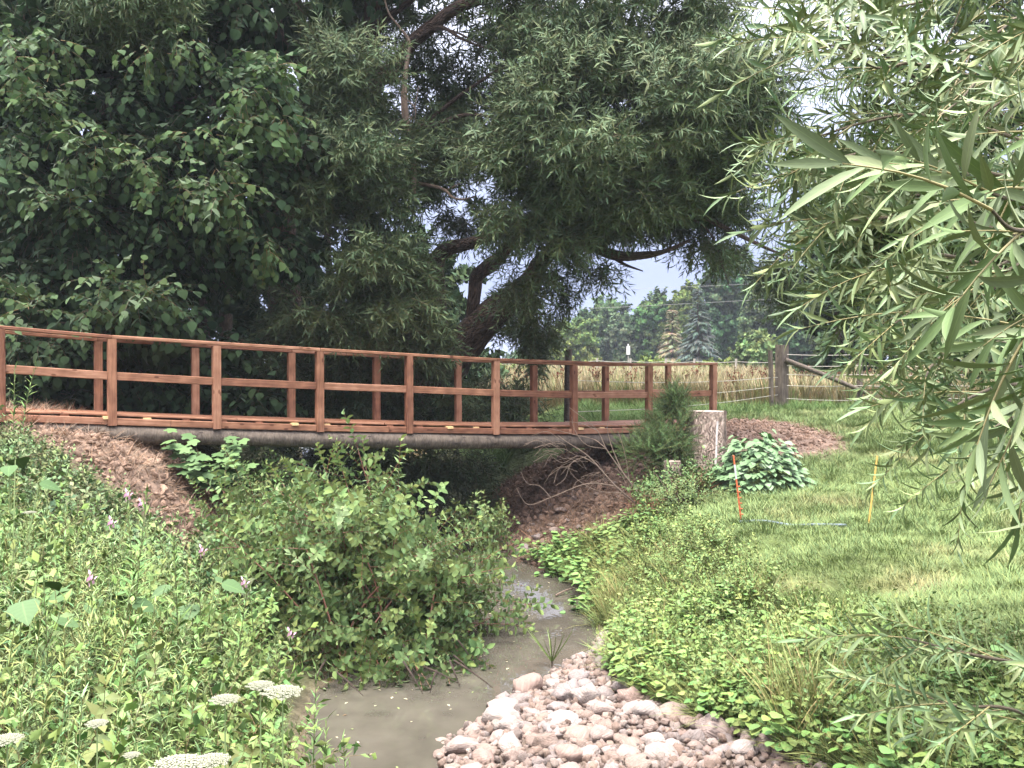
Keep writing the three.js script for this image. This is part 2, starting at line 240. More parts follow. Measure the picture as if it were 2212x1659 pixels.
// unit leaf: base at the origin, tip at y = 1, upper side +z; rows are [along, width], width relative to the length
function leafGeo(rows, fold = .25, curl = .15) {
  const p = [], uv = [], idx = [];
  rows.forEach(([t, w], k) => { const z = -curl * t * t; p.push(-w / 2, t, z + fold * w / 2, 0, t, z, w / 2, t, z + fold * w / 2); uv.push(0, t, .5, t, 1, t); if (k) { const a = k * 3 - 3; for (const q of [0, 1]) idx.push(a + q, a + q + 1, a + q + 3, a + q + 3, a + q + 1, a + q + 4); } });
  const g = new THREE.BufferGeometry(); g.setAttribute('position', new THREE.Float32BufferAttribute(p, 3)); g.setAttribute('uv', new THREE.Float32BufferAttribute(uv, 2)); g.setIndex(idx); g.computeVertexNormals(); return g;
}
const LEAF = {
  lance: leafGeo([[0, .02], [.4, .14], [1, .005]], .3, .22), lanceWide: leafGeo([[0, .03], [.4, .175], [1, .006]], .3, .24),
  lanceFine: leafGeo([[0, .012], [.08, .06], [.25, .128], [.5, .15], [.75, .098], [.92, .03], [1, .003]], .3, .2),
  lanceFine2: leafGeo([[0, .012], [.08, .06], [.25, .118], [.5, .135], [.75, .09], [.92, .028], [1, .003]], .45, .42),
  ovate: leafGeo([[0, .12], [.12, .62], [.34, .8], [.64, .62], [.88, .2], [1, .01]], .16, .2),
  oval: leafGeo([[0, .04], [.22, .42], [.5, .56], [.78, .36], [1, .01]], .22, .24),
  small: leafGeo([[0, .05], [.45, .6], [1, .02]], .2, .15),
  round: leafGeo([[-.12, .45], [.06, .95], [.4, 1.12], [.75, .82], [1, .2]], .12, .18),
  blade: leafGeo([[0, .05], [.5, .04], [1, .003]], .3, .5), bladeThin: leafGeo([[0, .02], [.35, .021], [.7, .014], [1, .002]], .3, .55), bladeFine: leafGeo([[0, .011], [.5, .01], [1, .002]], .2, .3),
  bladeUp: leafGeo([[0, .03], [.6, .024], [1, .002]], .2, .2),
  needle: leafGeo([[0, .12], [.5, .14], [1, .02]], .2, .05),
  patch: leafGeo([[0, .2], [.5, .95], [1, .12]], .25, .2),
};
const tintOf = (r, base, v = .26, y = .1) => { const k = 1 + v * (r() * 2 - 1), q = y * (r() * 2 - 1); return C(base[0] * (k + q * 1.6), base[1] * k, base[2] * (k - q)); };
// frame with y along dir and z as near as possible to up
const frame = (dir, up, pos, sx = 1, sy = sx, sz = sx) => { const y = dir.clone().normalize(); let z = up.clone().addScaledVector(y, -up.dot(y)); if (z.lengthSq() < 1e-5) z = Math.abs(y.x) < .9 ? V(1, 0, 0).addScaledVector(y, -y.x) : V(0, 0, 1).addScaledVector(y, -y.z); z.normalize(); const x = y.clone().cross(z); return new THREE.Matrix4().makeBasis(x.multiplyScalar(sx), y.multiplyScalar(sy), z.multiplyScalar(sz)).setPosition(pos); };
/* sprig: a twig along +y carrying leaves; keeps its leaf matrices so that near sprigs can be built leaf by leaf */
function sprig({ seed, len, bend = .1, n, leaf, size, vary = .25, open = 55, flat = false, pair = false, from = .08, taper = .4, stemR = .004, leafCol, stemCol = [.12, .085, .05], droop = .15, sides = 4, curlTip = 0, crown = false }) {
  const r = rngOf(seed), g = new Geo(), leaves = [], b = V((r() - .5) * bend, 0, -bend * (.5 + r())), pt = (t) => V(b.x * t * t, t, b.z * t * t).multiplyScalar(len), pts = [0, .33, .66, 1].map(pt);
  const stem = new Geo().tube(pts, stemR, stemR * .35, sides, C(...stemCol)); g.tube(pts, stemR, stemR * .35, sides, C(...stemCol));
  const place = (t, az, q) => {
    const p = pt(t), T = pt(t + .02).sub(pt(t - .02)).normalize(), o = (open + (r() - .5) * 26 - (t > .9 ? 28 : 0)) * Math.PI / 180;
    let out = flat ? V(Math.cos(az) > 0 ? 1 : -1, 0, (r() - .5) * .5) : V(Math.cos(az), 0, Math.sin(az)); out.addScaledVector(T, -out.dot(T)).normalize();
    const d = T.clone().multiplyScalar(Math.cos(o)).addScaledVector(out, Math.sin(o)); d.z -= flat ? droop * r() : 0; if (!flat) d.y -= droop * r();
    const up = flat ? V((r() - .5) * .5, (r() - .5) * .4, 1) : T.clone().multiplyScalar(.8).add(V((r() - .5) * .7, 0, (r() - .5) * .7));
    const s = size * q * (1 + vary * (r() * 2 - 1)), m = frame(d, up, p, s);
    const col = tintOf(r, leafCol); leaves.push({ m, col }); g.add(leaf, m, col);
  };
  for (let k = 0, az = r() * 6; k < n; k++) { const t = lerp(from, 1, (k + .5) / n), q = 1 - taper * Math.abs(t - .5) * (t > .5 ? 1.4 : .8); if (pair) { az = flat ? 0 : az + Math.PI / 2; place(t, az, q); place(t, az + Math.PI, q); } else { az += flat ? Math.PI : 2.4; place(t, az + (flat ? 0 : (r() - .5) * .6), q); } }
  place(1, 0, .75);
  return { geo: g.build(), stem: stem.build(), leaves, leaf, len };
}
const leafMat = (o = {}) => mat({ vertexColors: true, roughness: .62, specularIntensity: .45, side: THREE.DoubleSide, ...o });
const rib = texture(64, 128, (u, v) => { const m = Math.abs(u - .5) * 2, mid = smooth(.09, .02, m), vein = .5 + .5 * Math.sin((v * 46 - m * 9)), k = .93 + .07 * vein; return [lerp(k, 1.0, mid), lerp(k, 1.0, mid), lerp(k, .9, mid)].map((x, i) => clamp(x * lerp(.8, 1, mid) + 0)); }, false);
const M = { leaf: leafMat(), rib: leafMat({ map: rib, roughness: .5, specularIntensity: .7 }), broad: leafMat({ map: rib, roughness: .95, transmission: .3, specularIntensity: .4 }), linden: leafMat({ roughness: .95, transmission: .3, specularIntensity: .35 }), lawn: leafMat({ roughness: .85, specularIntensity: .25 }), dull: leafMat({ roughness: .9, specularIntensity: .25 }), grass: leafMat({ roughness: .8, specularIntensity: .3 }), needle: mat({ vertexColors: true, roughness: .8, side: THREE.DoubleSide }), dry: leafMat({ roughness: 1, specularIntensity: .2 }) };
// foliage collected for one thing: one InstancedMesh per sprig kind
class Foliage {
  constructor(parent, name = 'foliage') { this.parent = parent; this.name = name; this.list = new Map(); }
  add(s, m, col, material) { const k = s; if (!this.list.has(k)) this.list.set(k, { material, a: [] }); this.list.get(k).a.push([m, col]); }
  own(most, materials, ok) {                                  // build the nearest sprigs leaf by leaf
    const all = []; for (const [s, { a }] of this.list) for (const e of a) { const z = e[0].elements; if (ok(z[12], z[13], z[14])) all.push([z[14], s, e, a]); }
    all.sort((p, q) => q[0] - p[0]); let k = 0;
    for (const [, s, e, a] of all) { if (k + s.leaves.length > most) break; k += explode(this.parent, s, e[0], e[1], materials); e.gone = true; }
    for (const v of this.list.values()) v.a = v.a.filter((e) => !e.gone);
  }
  done(tagged) {
    for (const [s, { material, a }] of this.list) {
      const o = new THREE.InstancedMesh(s.geo, material, a.length); o.name = this.parent ? this.name : numbered(this.name); o.userData.kind = 'stuff'; if (tagged) tag(o, ...tagged, undefined, 'stuff'); o.castShadow = o.receiveShadow = true;
      a.forEach(([m, c], k) => { o.setMatrixAt(k, m); o.setColorAt(k, c); }); (this.parent ?? scene).add(o);
    }
  }
}
// one mesh for each leaf of a sprig, and one for its twig
function explode(parent, s, m, col, materialOf, leafName = 'leaf') {
  const t = mesh('twig', s.stem, materialOf.stem, parent); t.applyMatrix4(m);
  for (const { m: lm } of s.leaves) { const o = mesh(leafName, s.leaf, materialOf.leaf[Math.floor(Math.abs(Math.sin(lm.elements[12] * 912.7 + m.elements[12] * 77.7)) * materialOf.leaf.length) % materialOf.leaf.length], parent); o.applyMatrix4(m.clone().multiply(lm)); }
  return s.leaves.length;
}
const W = [.088, .12, .056], Lc = [.042, .073, .03];
const SP = {
  willow: [1, 2, 3].map((k) => sprig({ seed: k, len: .42, bend: .3, n: 23, leaf: LEAF.lanceWide, size: .125, open: 46, leafCol: W, stemR: .0035, droop: .25, stemCol: [.1, .085, .05] })),
  willowBig: [4, 5, 6].map((k) => sprig({ seed: k, len: .38, bend: .18, n: 25, leaf: k % 2 ? LEAF.lanceFine : LEAF.lanceFine2, size: .115, open: 42, leafCol: [.145, .2, .088], stemR: .0032, droop: .12, stemCol: [.2, .17, .07] })),
  willowNear: [61, 62, 63].map((k) => sprig({ seed: k, len: .19, bend: .2, n: 9, leaf: k % 2 ? LEAF.lanceFine : LEAF.lanceFine2, size: .125, open: 40, leafCol: [.145, .2, .088], stemR: .0026, droop: .1, stemCol: [.2, .17, .07] })),
  linden: [7, 8, 9, 57].map((k) => sprig({ seed: k, len: .34, bend: .5, n: 5 + k % 3, leaf: LEAF.ovate, size: .12, flat: true, open: 58, droop: .7, leafCol: Lc, stemR: .004, vary: .45 })),
  dogwood: [10, 11, 12].map((k) => sprig({ seed: k, len: .42, bend: .2, n: 7, pair: true, leaf: LEAF.oval, size: .09, open: 58, leafCol: [.16, .225, .075], stemCol: [.16, .07, .04], stemR: .004, vary: .3, droop: .3, taper: .6 })),
  forb: [13, 14, 15].map((k) => sprig({ seed: k, len: .95, bend: .12, n: 62, leaf: LEAF.lance, size: .095, open: 50, leafCol: [.16, .225, .092], stemCol: [.13, .15, .06], stemR: .004, taper: .9, from: .05, droop: .1 })),
  cover: [16, 17, 18].map((k) => sprig({ seed: k, len: .3, bend: .5, n: 17, leaf: LEAF.small, size: .046, open: 62, leafCol: [.118, .175, .07], stemR: .002, from: 0, taper: .3 })),
  far: [19, 20].map((k) => sprig({ seed: k, len: .8, bend: .4, n: 34, leaf: LEAF.patch, size: .27, open: 65, leafCol: [.062, .084, .044], stemR: .012, from: 0, taper: .4, sides: 3 })),
  bough: [21, 22].map((k) => sprig({ seed: k, len: 1, bend: .3, n: 46, flat: true, leaf: LEAF.needle, size: .34, open: 38, leafCol: [.044, .062, .045], stemR: .015, taper: .9, from: 0, sides: 3, droop: .5 })),
  juniper: [23, 24].map((k) => sprig({ seed: k, len: .22, bend: .3, n: 60, leaf: LEAF.needle, size: .03, open: 48, leafCol: [.055, .09, .035], stemR: .003, taper: .7, from: 0, sides: 3 })),
};
function tuft(seed, n, leaf, len, wide, lean, col, vary = .35, round = 0) {      // blades or stalked leaves rising from one point
  const r = rngOf(seed), g = new Geo();
  for (let k = 0; k < n; k++) {
    const a = r() * 6.283, q = Math.sqrt(r()) * wide, base = V(Math.cos(a) * q, 0, Math.sin(a) * q), tilt = lean * (.3 + r()), d = V(Math.cos(a + r()) * tilt, 1, Math.sin(a + r()) * tilt).normalize(), s = len * (1 + vary * (r() * 2 - 1));
    if (round) { const top = base.clone().addScaledVector(d, s); g.tube([base, base.clone().lerp(top, .5).add(V(0, .01, 0)), top], .0018, .0012, 3, C(col[0] * 1.1, col[1], col[2])); g.add(leaf, frame(V(Math.cos(a) + (r() - .5), -.15 + .3 * r(), Math.sin(a) + (r() - .5)), V((r() - .5) * .5, 1, (r() - .5) * .5 + .25), top, round * (.7 + .6 * r())), tintOf(r, col)); }
    else g.add(leaf, frame(d, V(-d.x, .4, -d.z).add(V(.001, 0, 0)), base, s), tintOf(r, col));
  }
  return { geo: g.build() };
}
const TU = {
  lawn: [31, 32, 33].map((k) => tuft(k, 46, LEAF.blade, .075, .15, .6, [.155, .205, .08])),
  rough: [34, 35].map((k) => tuft(k, 34, LEAF.bladeThin, .3, .08, .5, [.155, .205, .08])),
  reed: [36].map((k) => tuft(k, 14, LEAF.bladeUp, .42, .02, .45, [.12, .17, .05])),
  dry: [37, 38, 39].map((k) => tuft(k, 44, LEAF.bladeUp, .5, .24, .22, [.32, .26, .15])),
  round: [40, 41, 42].map((k) => tuft(k, 15, LEAF.round, .12, .08, .7, [.125, .2, .065], .55, .04)),
  hosta: [43, 44].map((k) => tuft(k, 12, LEAF.ovate, .13, .07, .7, [.13, .21, .105], .4, .1)),
  straw: [45, 46].map((k) => tuft(k, 12, LEAF.bladeUp, .16, .06, 3.5, [.26, .19, .142])),
};
const dirUp = (r, tilt) => { const a = r() * 6.283; return V(Math.cos(a) * tilt, 1, Math.sin(a) * tilt).normalize(); };
const rnd3 = (r) => { let v; do v = V(r() * 2 - 1, r() * 2 - 1, r() * 2 - 1); while (v.lengthSq() > 1); return v; };
/* mass: sprigs gathered in clumps through an ellipsoid given by picture position, depth and radii (pixels, pixels, metres) */
function mass(fol, kinds, material, r, { c: [px, py, d], rx, ry, rz, n, clumps = 14, clump = .34, out = .8, droop = .35, scale = [.8, 1.3], tint = [1, 1, 1], vary = .2, flat = false, shell = .55, world }) {
  const c = world ?? P(px, py, d), a = world ? rx : rx / F * d, b = world ? ry : ry / F * d, cs = [];
  for (let k = 0; k < clumps; k++) { const v = rnd3(r).normalize().multiplyScalar(Math.pow(r(), shell)); cs.push([V(v.x * a, v.y * b, v.z * rz), .85 + .3 * r()]); }
  for (let k = 0; k < n; k++) {
    const [q, tone] = cs[Math.floor(r() * clumps)], o = rnd3(r).multiply(V(a, b, rz)).multiplyScalar(clump), p = q.clone().add(o), e = V(p.x / a, p.y / b, p.z / rz);
    const dir = e.multiplyScalar(out).add(o.clone().multiplyScalar(.6 / (Math.max(a, b) * clump))).add(rnd3(r).multiplyScalar(.55)); dir.y -= droop;
    const m = frame(dir, flat ? V(0, 1, .25).add(rnd3(r).multiplyScalar(.35)) : rnd3(r), c.clone().add(p), lerp(scale[0], scale[1], r()));
    const t = tone * (1 + vary * (r() * 2 - 1)), y = .1 * (r() - .5); fol.add(kinds[Math.floor(r() * kinds.length)], m, C(tint[0] * (t + y), tint[1] * t, tint[2] * (t - y)), material);
  }
}
function scatter(r, n, poly, fn) { const X = poly.map((p) => p[0]), D = poly.map((p) => p[1]), x0 = Math.min(...X), x1 = Math.max(...X), d0 = Math.min(...D), d1 = Math.max(...D); for (let k = 0, tries = 0; k < n && tries < n * 30; tries++) { const x = lerp(x0, x1, r()), d = lerp(d0, d1, r()); if (inside(poly, x, d)) { fn(x, d); k++; } } }

const barkTex = (seed, base, dark) => texture(512, 512, (u, v) => { const w = .25 * fbm(u * 3 + seed, v * 3, 3), g = Math.abs(n2(u * 11 + w * 4 + seed, v * 2.4)) * .9 + .35 * fbm(u * 18, v * 6 + seed, 4), t = clamp(.25 + g); return [lerp(dark[0], base[0], t), lerp(dark[1], base[1], t), lerp(dark[2], base[2], t)]; }, true);
const barkBump = texture(512, 512, (u, v) => { const w = .25 * fbm(u * 3, v * 3, 3); return .15 + Math.abs(n2(u * 11 + w * 4, v * 2.4)) * 1.1 + .2 * fbm(u * 24, v * 8, 3); });
const bark = { willow: mat({ map: barkTex(1, [.44, .36, .31], [.2, .16, .14]), bumpMap: barkBump, bumpScale: .03, roughness: .95 }), smooth: mat({ map: barkTex(4, [.45, .4, .32], [.3, .26, .2]), bumpMap: barkBump, bumpScale: .004, roughness: .85 }), dead: mat({ map: barkTex(6, [.62, .54, .48], [.4, .33, .28]), bumpMap: barkBump, bumpScale: .008, roughness: .95 }), dark: mat({ map: barkTex(8, [.36, .31, .27], [.18, .15, .13]), bumpMap: barkBump, bumpScale: .02, roughness: .95 }) };
// limb: [px, py, depth, width in pixels] along its length
const limb = (parent, name, K, m, rough = .1, sides = 14) => mesh(name, tube(K.map(([x, y, d]) => P(x, y, d)), K.map(([, , d, w]) => w / 2 / F * d), sides, { rough, uvScale: 1.1, seed: K[0][0] }), m, parent);
// ------------------------------------------------------------------ trees
const settle = (g, base) => { for (const c of g.children) c.position.sub(base); g.position.copy(base); return g; };
{ // the great willow behind the bridge
  const t = thing('willow_tree', 'huge spreading old willow with leaning furrowed trunks behind the bridge', 'tree'), r = rngOf(101), f = new Foliage(t);
  const L = (name, K, m = bark.willow, rough, sides) => limb(t, name, K, m, rough, sides);
  L('trunk', [[905, 935, 15.6, 105], [940, 862, 15.5, 88], [984, 769, 15.3, 78], [1030, 713, 15.1, 74], [1076, 668, 14.9, 66], [1113, 638, 14.7, 54], [1150, 600, 14.4, 44], [1170, 566, 14.2, 36], [1199, 538, 14, 30], [1245, 524, 13.8, 26], [1280, 530, 13.6, 25], [1315, 548, 13.4, 23], [1350, 554, 13.3, 20], [1390, 552, 13.2, 17], [1430, 545, 13, 11], [1490, 520, 12.8, 6]], bark.willow, .12, 22);
  L('trunk', [[885, 945, 16.4, 120], [880, 860, 16.4, 104], [868, 770, 16.3, 90], [845, 660, 16.1, 76], [800, 560, 15.9, 60], [772, 480, 15.6, 46], [764, 400, 15.4, 38], [780, 300, 15.2, 38], [796, 200, 15, 40], [802, 110, 14.9, 39], [806, 50, 14.8, 37], [808, -60, 14.7, 32], [810, -220, 14.5, 20]], bark.willow, .12, 20);
  L('trunk', [[640, 900, 16.6, 90], [628, 760, 16.5, 78], [612, 620, 16.3, 70], [604, 520, 16.1, 64], [640, 350, 15.8, 60], [680, 210, 15.5, 58], [655, 129, 15.2, 56], [600, 75, 15, 44], [536, 31, 14.8, 34], [470, -40, 14.6, 24], [380, -160, 14, 10]], bark.willow, .12, 20);
  const B = [
    [[672, 185, 15.4, 36], [665, 110, 15.2, 34], [648, 50, 15, 32], [640, 0, 15, 28], [635, -90, 14.8, 18]], [[660, 150, 15.3, 32], [625, 70, 15, 28], [597, 0, 14.9, 24], [570, -90, 14.7, 12]],
    [[772, 300, 15.2, 34], [790, 225, 15, 36], [812, 184, 14.8, 36], [857, 147, 14.5, 34], [888, 98, 14.3, 31], [934, 61, 14.1, 29], [980, 25, 13.9, 27], [1056, -5, 13.7, 24], [1180, -60, 13.4, 15], [1300, -160, 13, 7]],
    [[803, 90, 14.8, 20], [842, 40, 14.6, 16], [888, 6, 14.4, 13], [940, -60, 14.2, 6]], [[900, 90, 14.2, 9], [949, 62, 13.9, 7], [995, 86, 13.7, 6], [1047, 107, 13.5, 4], [1100, 118, 13.3, 2]], [[930, 66, 14, 7], [975, 70, 13.8, 5], [1040, 100, 13.4, 2]],
    [[775, 290, 15.2, 18], [805, 276, 15, 17], [857, 269, 14.8, 16], [903, 277, 14.6, 15], [940, 271, 14.4, 13], [1010, 250, 14, 8], [1100, 260, 13.5, 4]], [[890, 295, 14.7, 9], [949, 245, 14.4, 9], [995, 208, 14.2, 8], [1035, 181, 14, 7], [1110, 130, 13.6, 4]],
    [[965, 790, 15.7, 52], [945, 700, 15.7, 46], [944, 640, 15.6, 42], [940, 590, 15.4, 38], [948, 554, 15.2, 36], [972, 536, 15, 32], [1009, 528, 14.7, 27], [1046, 514, 14.4, 24], [1076, 508, 14.2, 19], [1150, 470, 13.6, 12], [1240, 400, 13, 8], [1330, 300, 12.6, 4]],
    [[1015, 720, 15.1, 26], [1025, 640, 15, 28], [1030, 600, 15, 30], [1061, 572, 14.8, 32], [1085, 550, 14.6, 28], [1101, 520, 14.4, 24], [1110, 450, 14, 18], [1180, 340, 13.4, 12], [1290, 220, 12.8, 7]],
    [[1111, 640, 14.7, 14], [1085, 668, 14.3, 8], [1050, 690, 14, 5]], [[1130, 645, 14.6, 10], [1150, 632, 14.4, 7], [1170, 620, 14.3, 3]], [[1320, 554, 13.4, 9], [1350, 572, 13.2, 7], [1388, 586, 13, 2.5]],
    [[1260, 480, 13.6, 12], [1380, 430, 13.2, 16], [1480, 450, 13, 14], [1560, 490, 12.9, 11], [1640, 530, 12.8, 8], [1710, 560, 12.7, 3]], [[1199, 538, 14, 18], [1250, 490, 13.7, 16], [1340, 440, 13.3, 16], [1430, 420, 13, 10], [1560, 400, 12.8, 4]],
    [[1320, 160, 13.8, 8], [1344, 86, 13.8, 10], [1367, 29, 13.8, 9], [1385, -50, 13.8, 5]], [[870, 700, 16, 30], [840, 560, 15.6, 24], [760, 470, 15, 10]], [[1470, 460, 13, 5], [1530, 500, 12.9, 4], [1560, 575, 12.8, 3], [1575, 620, 12.8, 1.5]],
  ];
  for (const K of B) L('branch', K, bark.willow, .1, 10);
  L('broken_branch', [[640, 412, 15.2, 22], [625, 398, 14.8, 20], [610, 378, 14.4, 17], [592, 366, 14.2, 9]], bark.dead, .25, 10); L('broken_branch', [[632, 404, 15, 14], [650, 408, 14.6, 9], [668, 400, 14.4, 4]], bark.dead, .2, 8);
  L('broken_branch', [[828, 470, 15.5, 20], [830, 420, 15.3, 19], [828, 392, 15.2, 12]], bark.dead, .3, 10);
  L('dead_branch', [[880, 395, 14.2, 8], [930, 402, 13.9, 8], [963, 413, 13.6, 7], [978, 427, 13.5, 5], [1000, 432, 13.4, 5], [1030, 424, 13.3, 2.5]], bark.dead, .2, 8); L('dead_branch', [[963, 413, 13.6, 5], [985, 402, 13.5, 3], [1000, 395, 13.4, 1.5]], bark.dead, .2, 6); L('dead_branch', [[735, 405, 14.4, 6], [775, 420, 14, 5], [808, 443, 13.8, 2.5]], bark.dead, .2, 6);
  const S = SP.willow, m = (o) => mass(f, S, M.leaf, r, o);
  // front of the crown over the bridge, lit from above
  m({ c: [1330, 305, 12.4], rx: 240, ry: 150, rz: 1.3, n: 1900, clumps: 46, clump: .2, droop: .15 });
  m({ c: [1190, 420, 12.9], rx: 140, ry: 90, rz: 1, n: 900, clumps: 20, clump: .24, droop: .4 });
  m({ c: [1500, 260, 12.7], rx: 140, ry: 160, rz: 1.2, n: 900, clumps: 26, clump: .24, droop: .3 });
  m({ c: [1560, 415, 13.1], rx: 100, ry: 55, rz: .8, n: 420, clumps: 14, clump: .26, droop: .7 });
  m({ c: [1350, 445, 13.3], rx: 150, ry: 34, rz: .7, n: 320, clumps: 16, clump: .28, droop: .8 });
  m({ c: [1290, 90, 13.6], rx: 200, ry: 120, rz: 1.3, n: 1000, clumps: 34, clump: .24, droop: .5 });
  m({ c: [1480, 80, 13.8], rx: 130, ry: 140, rz: 1.3, n: 750, clumps: 20, clump: .25, droop: .5 });
  // hanging curtains in front of the trunks
  m({ c: [820, 570, 13.2], rx: 110, ry: 110, rz: .8, n: 620, clumps: 22, clump: .24, droop: .8 });
  m({ c: [760, 690, 13.4], rx: 220, ry: 95, rz: 1, n: 1000, clumps: 26, clump: .24, droop: .9 });
  m({ c: [905, 690, 13.6], rx: 75, ry: 85, rz: .7, n: 330, clumps: 11, clump: .26, droop: .9 });
  m({ c: [1115, 590, 13.2], rx: 50, ry: 50, rz: .4, n: 90, clumps: 10, clump: .28, droop: .8 });
  m({ c: [1168, 690, 14.8], rx: 36, ry: 85, rz: .8, n: 190, clumps: 9, clump: .3, droop: .9 });
  m({ c: [1080, 640, 15.6], rx: 80, ry: 60, rz: .8, n: 110, clumps: 9, clump: .3, droop: .8 });
  m({ c: [1680, 560, 13], rx: 36, ry: 80, rz: .5, n: 90, clumps: 10, clump: .3, droop: 1.2 });
  m({ c: [1530, 505, 13.2], rx: 110, ry: 28, rz: .6, n: 90, clumps: 10, clump: .3, droop: 1.1 });
  m({ c: [1215, 590, 13.9], rx: 30, ry: 70, rz: .4, n: 70, clumps: 7, clump: .3, droop: 1.1 }); m({ c: [1290, 570, 13.4], rx: 60, ry: 16, rz: .4, n: 36, clumps: 7, clump: .3, droop: 1.1 });
  // left half of the crown, in front of the trunks and high up
  m({ c: [770, 230, 13.2], rx: 120, ry: 110, rz: .8, n: 750, clumps: 20, clump: .24, droop: .4 });
  m({ c: [750, 370, 13.3], rx: 130, ry: 80, rz: .9, n: 800, clumps: 18, clump: .25, droop: .6 });
  m({ c: [300, 40, 12], rx: 130, ry: 40, rz: .8, n: 420, clumps: 12, clump: .28, droop: .3 });
  m({ c: [735, 60, 16.4], rx: 80, ry: 110, rz: 1, n: 400, clumps: 14, clump: .28, droop: .5 });
  m({ c: [1120, 170, 15], rx: 80, ry: 190, rz: 1, n: 260, clumps: 16, clump: .28, droop: .5 });
  m({ c: [930, 210, 16], rx: 120, ry: 50, rz: 1, n: 170, clumps: 12, clump: .26, droop: .5 });
  m({ c: [860, 20, 15.6], rx: 60, ry: 110, rz: 1, n: 150, clumps: 10, clump: .3, droop: .5 });
  m({ c: [1000, 330, 15.4], rx: 120, ry: 50, rz: 1, n: 240, clumps: 14, clump: .26, droop: .5 });
  m({ c: [930, 370, 14.6], rx: 70, ry: 40, rz: .6, n: 200, clumps: 8, clump: .28, droop: .5 });
  m({ c: [1010, 450, 15.2], rx: 90, ry: 40, rz: .8, n: 100, clumps: 10, clump: .3, droop: .6 });
  m({ c: [1060, 490, 15.8], rx: 80, ry: 50, rz: .7, n: 80, clumps: 9, clump: .3, droop: .6 });
  for (const [x, y, d, rx, ry, n] of [[1000, 90, 15.4, 90, 80, 90], [950, 190, 15.6, 80, 60, 80], [910, 40, 15.2, 70, 60, 60], [1060, 60, 14.4, 60, 60, 70], [960, 260, 15, 90, 40, 70], [690, 30, 14.2, 60, 50, 60], [1120, 40, 13.4, 70, 60, 130], [1620, 210, 12.6, 50, 60, 120], [1190, 250, 12.4, 60, 70, 160], [1080, 330, 12.8, 60, 40, 110], [1250, 150, 12.6, 60, 40, 120], [1420, 140, 12.4, 90, 40, 170], [1560, 180, 12.5, 60, 40, 110]]) m({ c: [x, y, d], rx, ry, rz: .6, n, clumps: 12, clump: .4, droop: .2, scale: [.8, 1.5] });
  // low suckers behind the railing and under the deck
  m({ c: [700, 830, 14.6], rx: 160, ry: 80, rz: .8, n: 650, clumps: 16, clump: .26, droop: .5 });
  m({ c: [960, 880, 14.8], rx: 120, ry: 50, rz: .8, n: 380, clumps: 12, clump: .28, droop: .3 });
  m({ c: [900, 1000, 14.6], rx: 190, ry: 80, rz: 1, n: 520, clumps: 14, clump: .28, droop: .9 });
  m({ c: [1090, 880, 15.4], rx: 80, ry: 40, rz: .7, n: 240, clumps: 9, clump: .3, droop: .2 });
  m({ c: [690, 960, 15], rx: 150, ry: 50, rz: .8, n: 420, clumps: 14, clump: .3, droop: .6 });
  m({ c: [780, 1000, 14.2], rx: 120, ry: 50, rz: .6, n: 260, clumps: 10, clump: .3, droop: .6 });
  // the top of the crown, above the picture
  m({ world: V(-1, 10.6, -14.3), c: [0, 0, 0], rx: 5.5, ry: 1.9, rz: 3.2, n: 1300, clumps: 50, clump: .2, droop: .3, scale: [1.8, 2.7] });
  m({ world: V(2.4, 7.6, -17), c: [0, 0, 0], rx: 3.6, ry: 2, rz: 1.8, n: 500, clumps: 26, clump: .22, droop: .3, scale: [1, 1.5] });
  f.done(); settle(t, at(-1.2, 15.8));
}
{ // dead vine-wrapped stem hanging in the willow
  const t = thing('dead_stem', 'thin pale dead stem twisting up through the middle of the old willow', 'branch');
  limb(t, 'stem', [[895, 420, 13.6, 9], [894, 352, 13.6, 11], [883, 291, 13.6, 13], [875, 214, 13.6, 12], [878, 150, 13.6, 10], [885, 95, 13.6, 7], [862, 60, 13.6, 5], [842, 34, 13.6, 4], [829, -10, 13.6, 4]], bark.dead, .2, 8);
  for (const K of [[[878, 150, 13.6, 4], [858, 135, 13.5, 3], [832, 112, 13.4, 1.5]], [[878, 180, 13.6, 3], [858, 168, 13.5, 2.5], [836, 155, 13.4, 1.5]], [[878, 215, 13.5, 3], [898, 238, 13.4, 3], [895, 260, 13.4, 2], [880, 250, 13.4, 2]], [[880, 280, 13.5, 3], [895, 240, 13.4, 2.5], [905, 190, 13.4, 1.5]], [[890, 300, 13.5, 4], [872, 260, 13.4, 4], [868, 200, 13.5, 3]]]) limb(t, 'twig', K, bark.dead, .15, 6);
  settle(t, P(895, 420, 13.6));
}
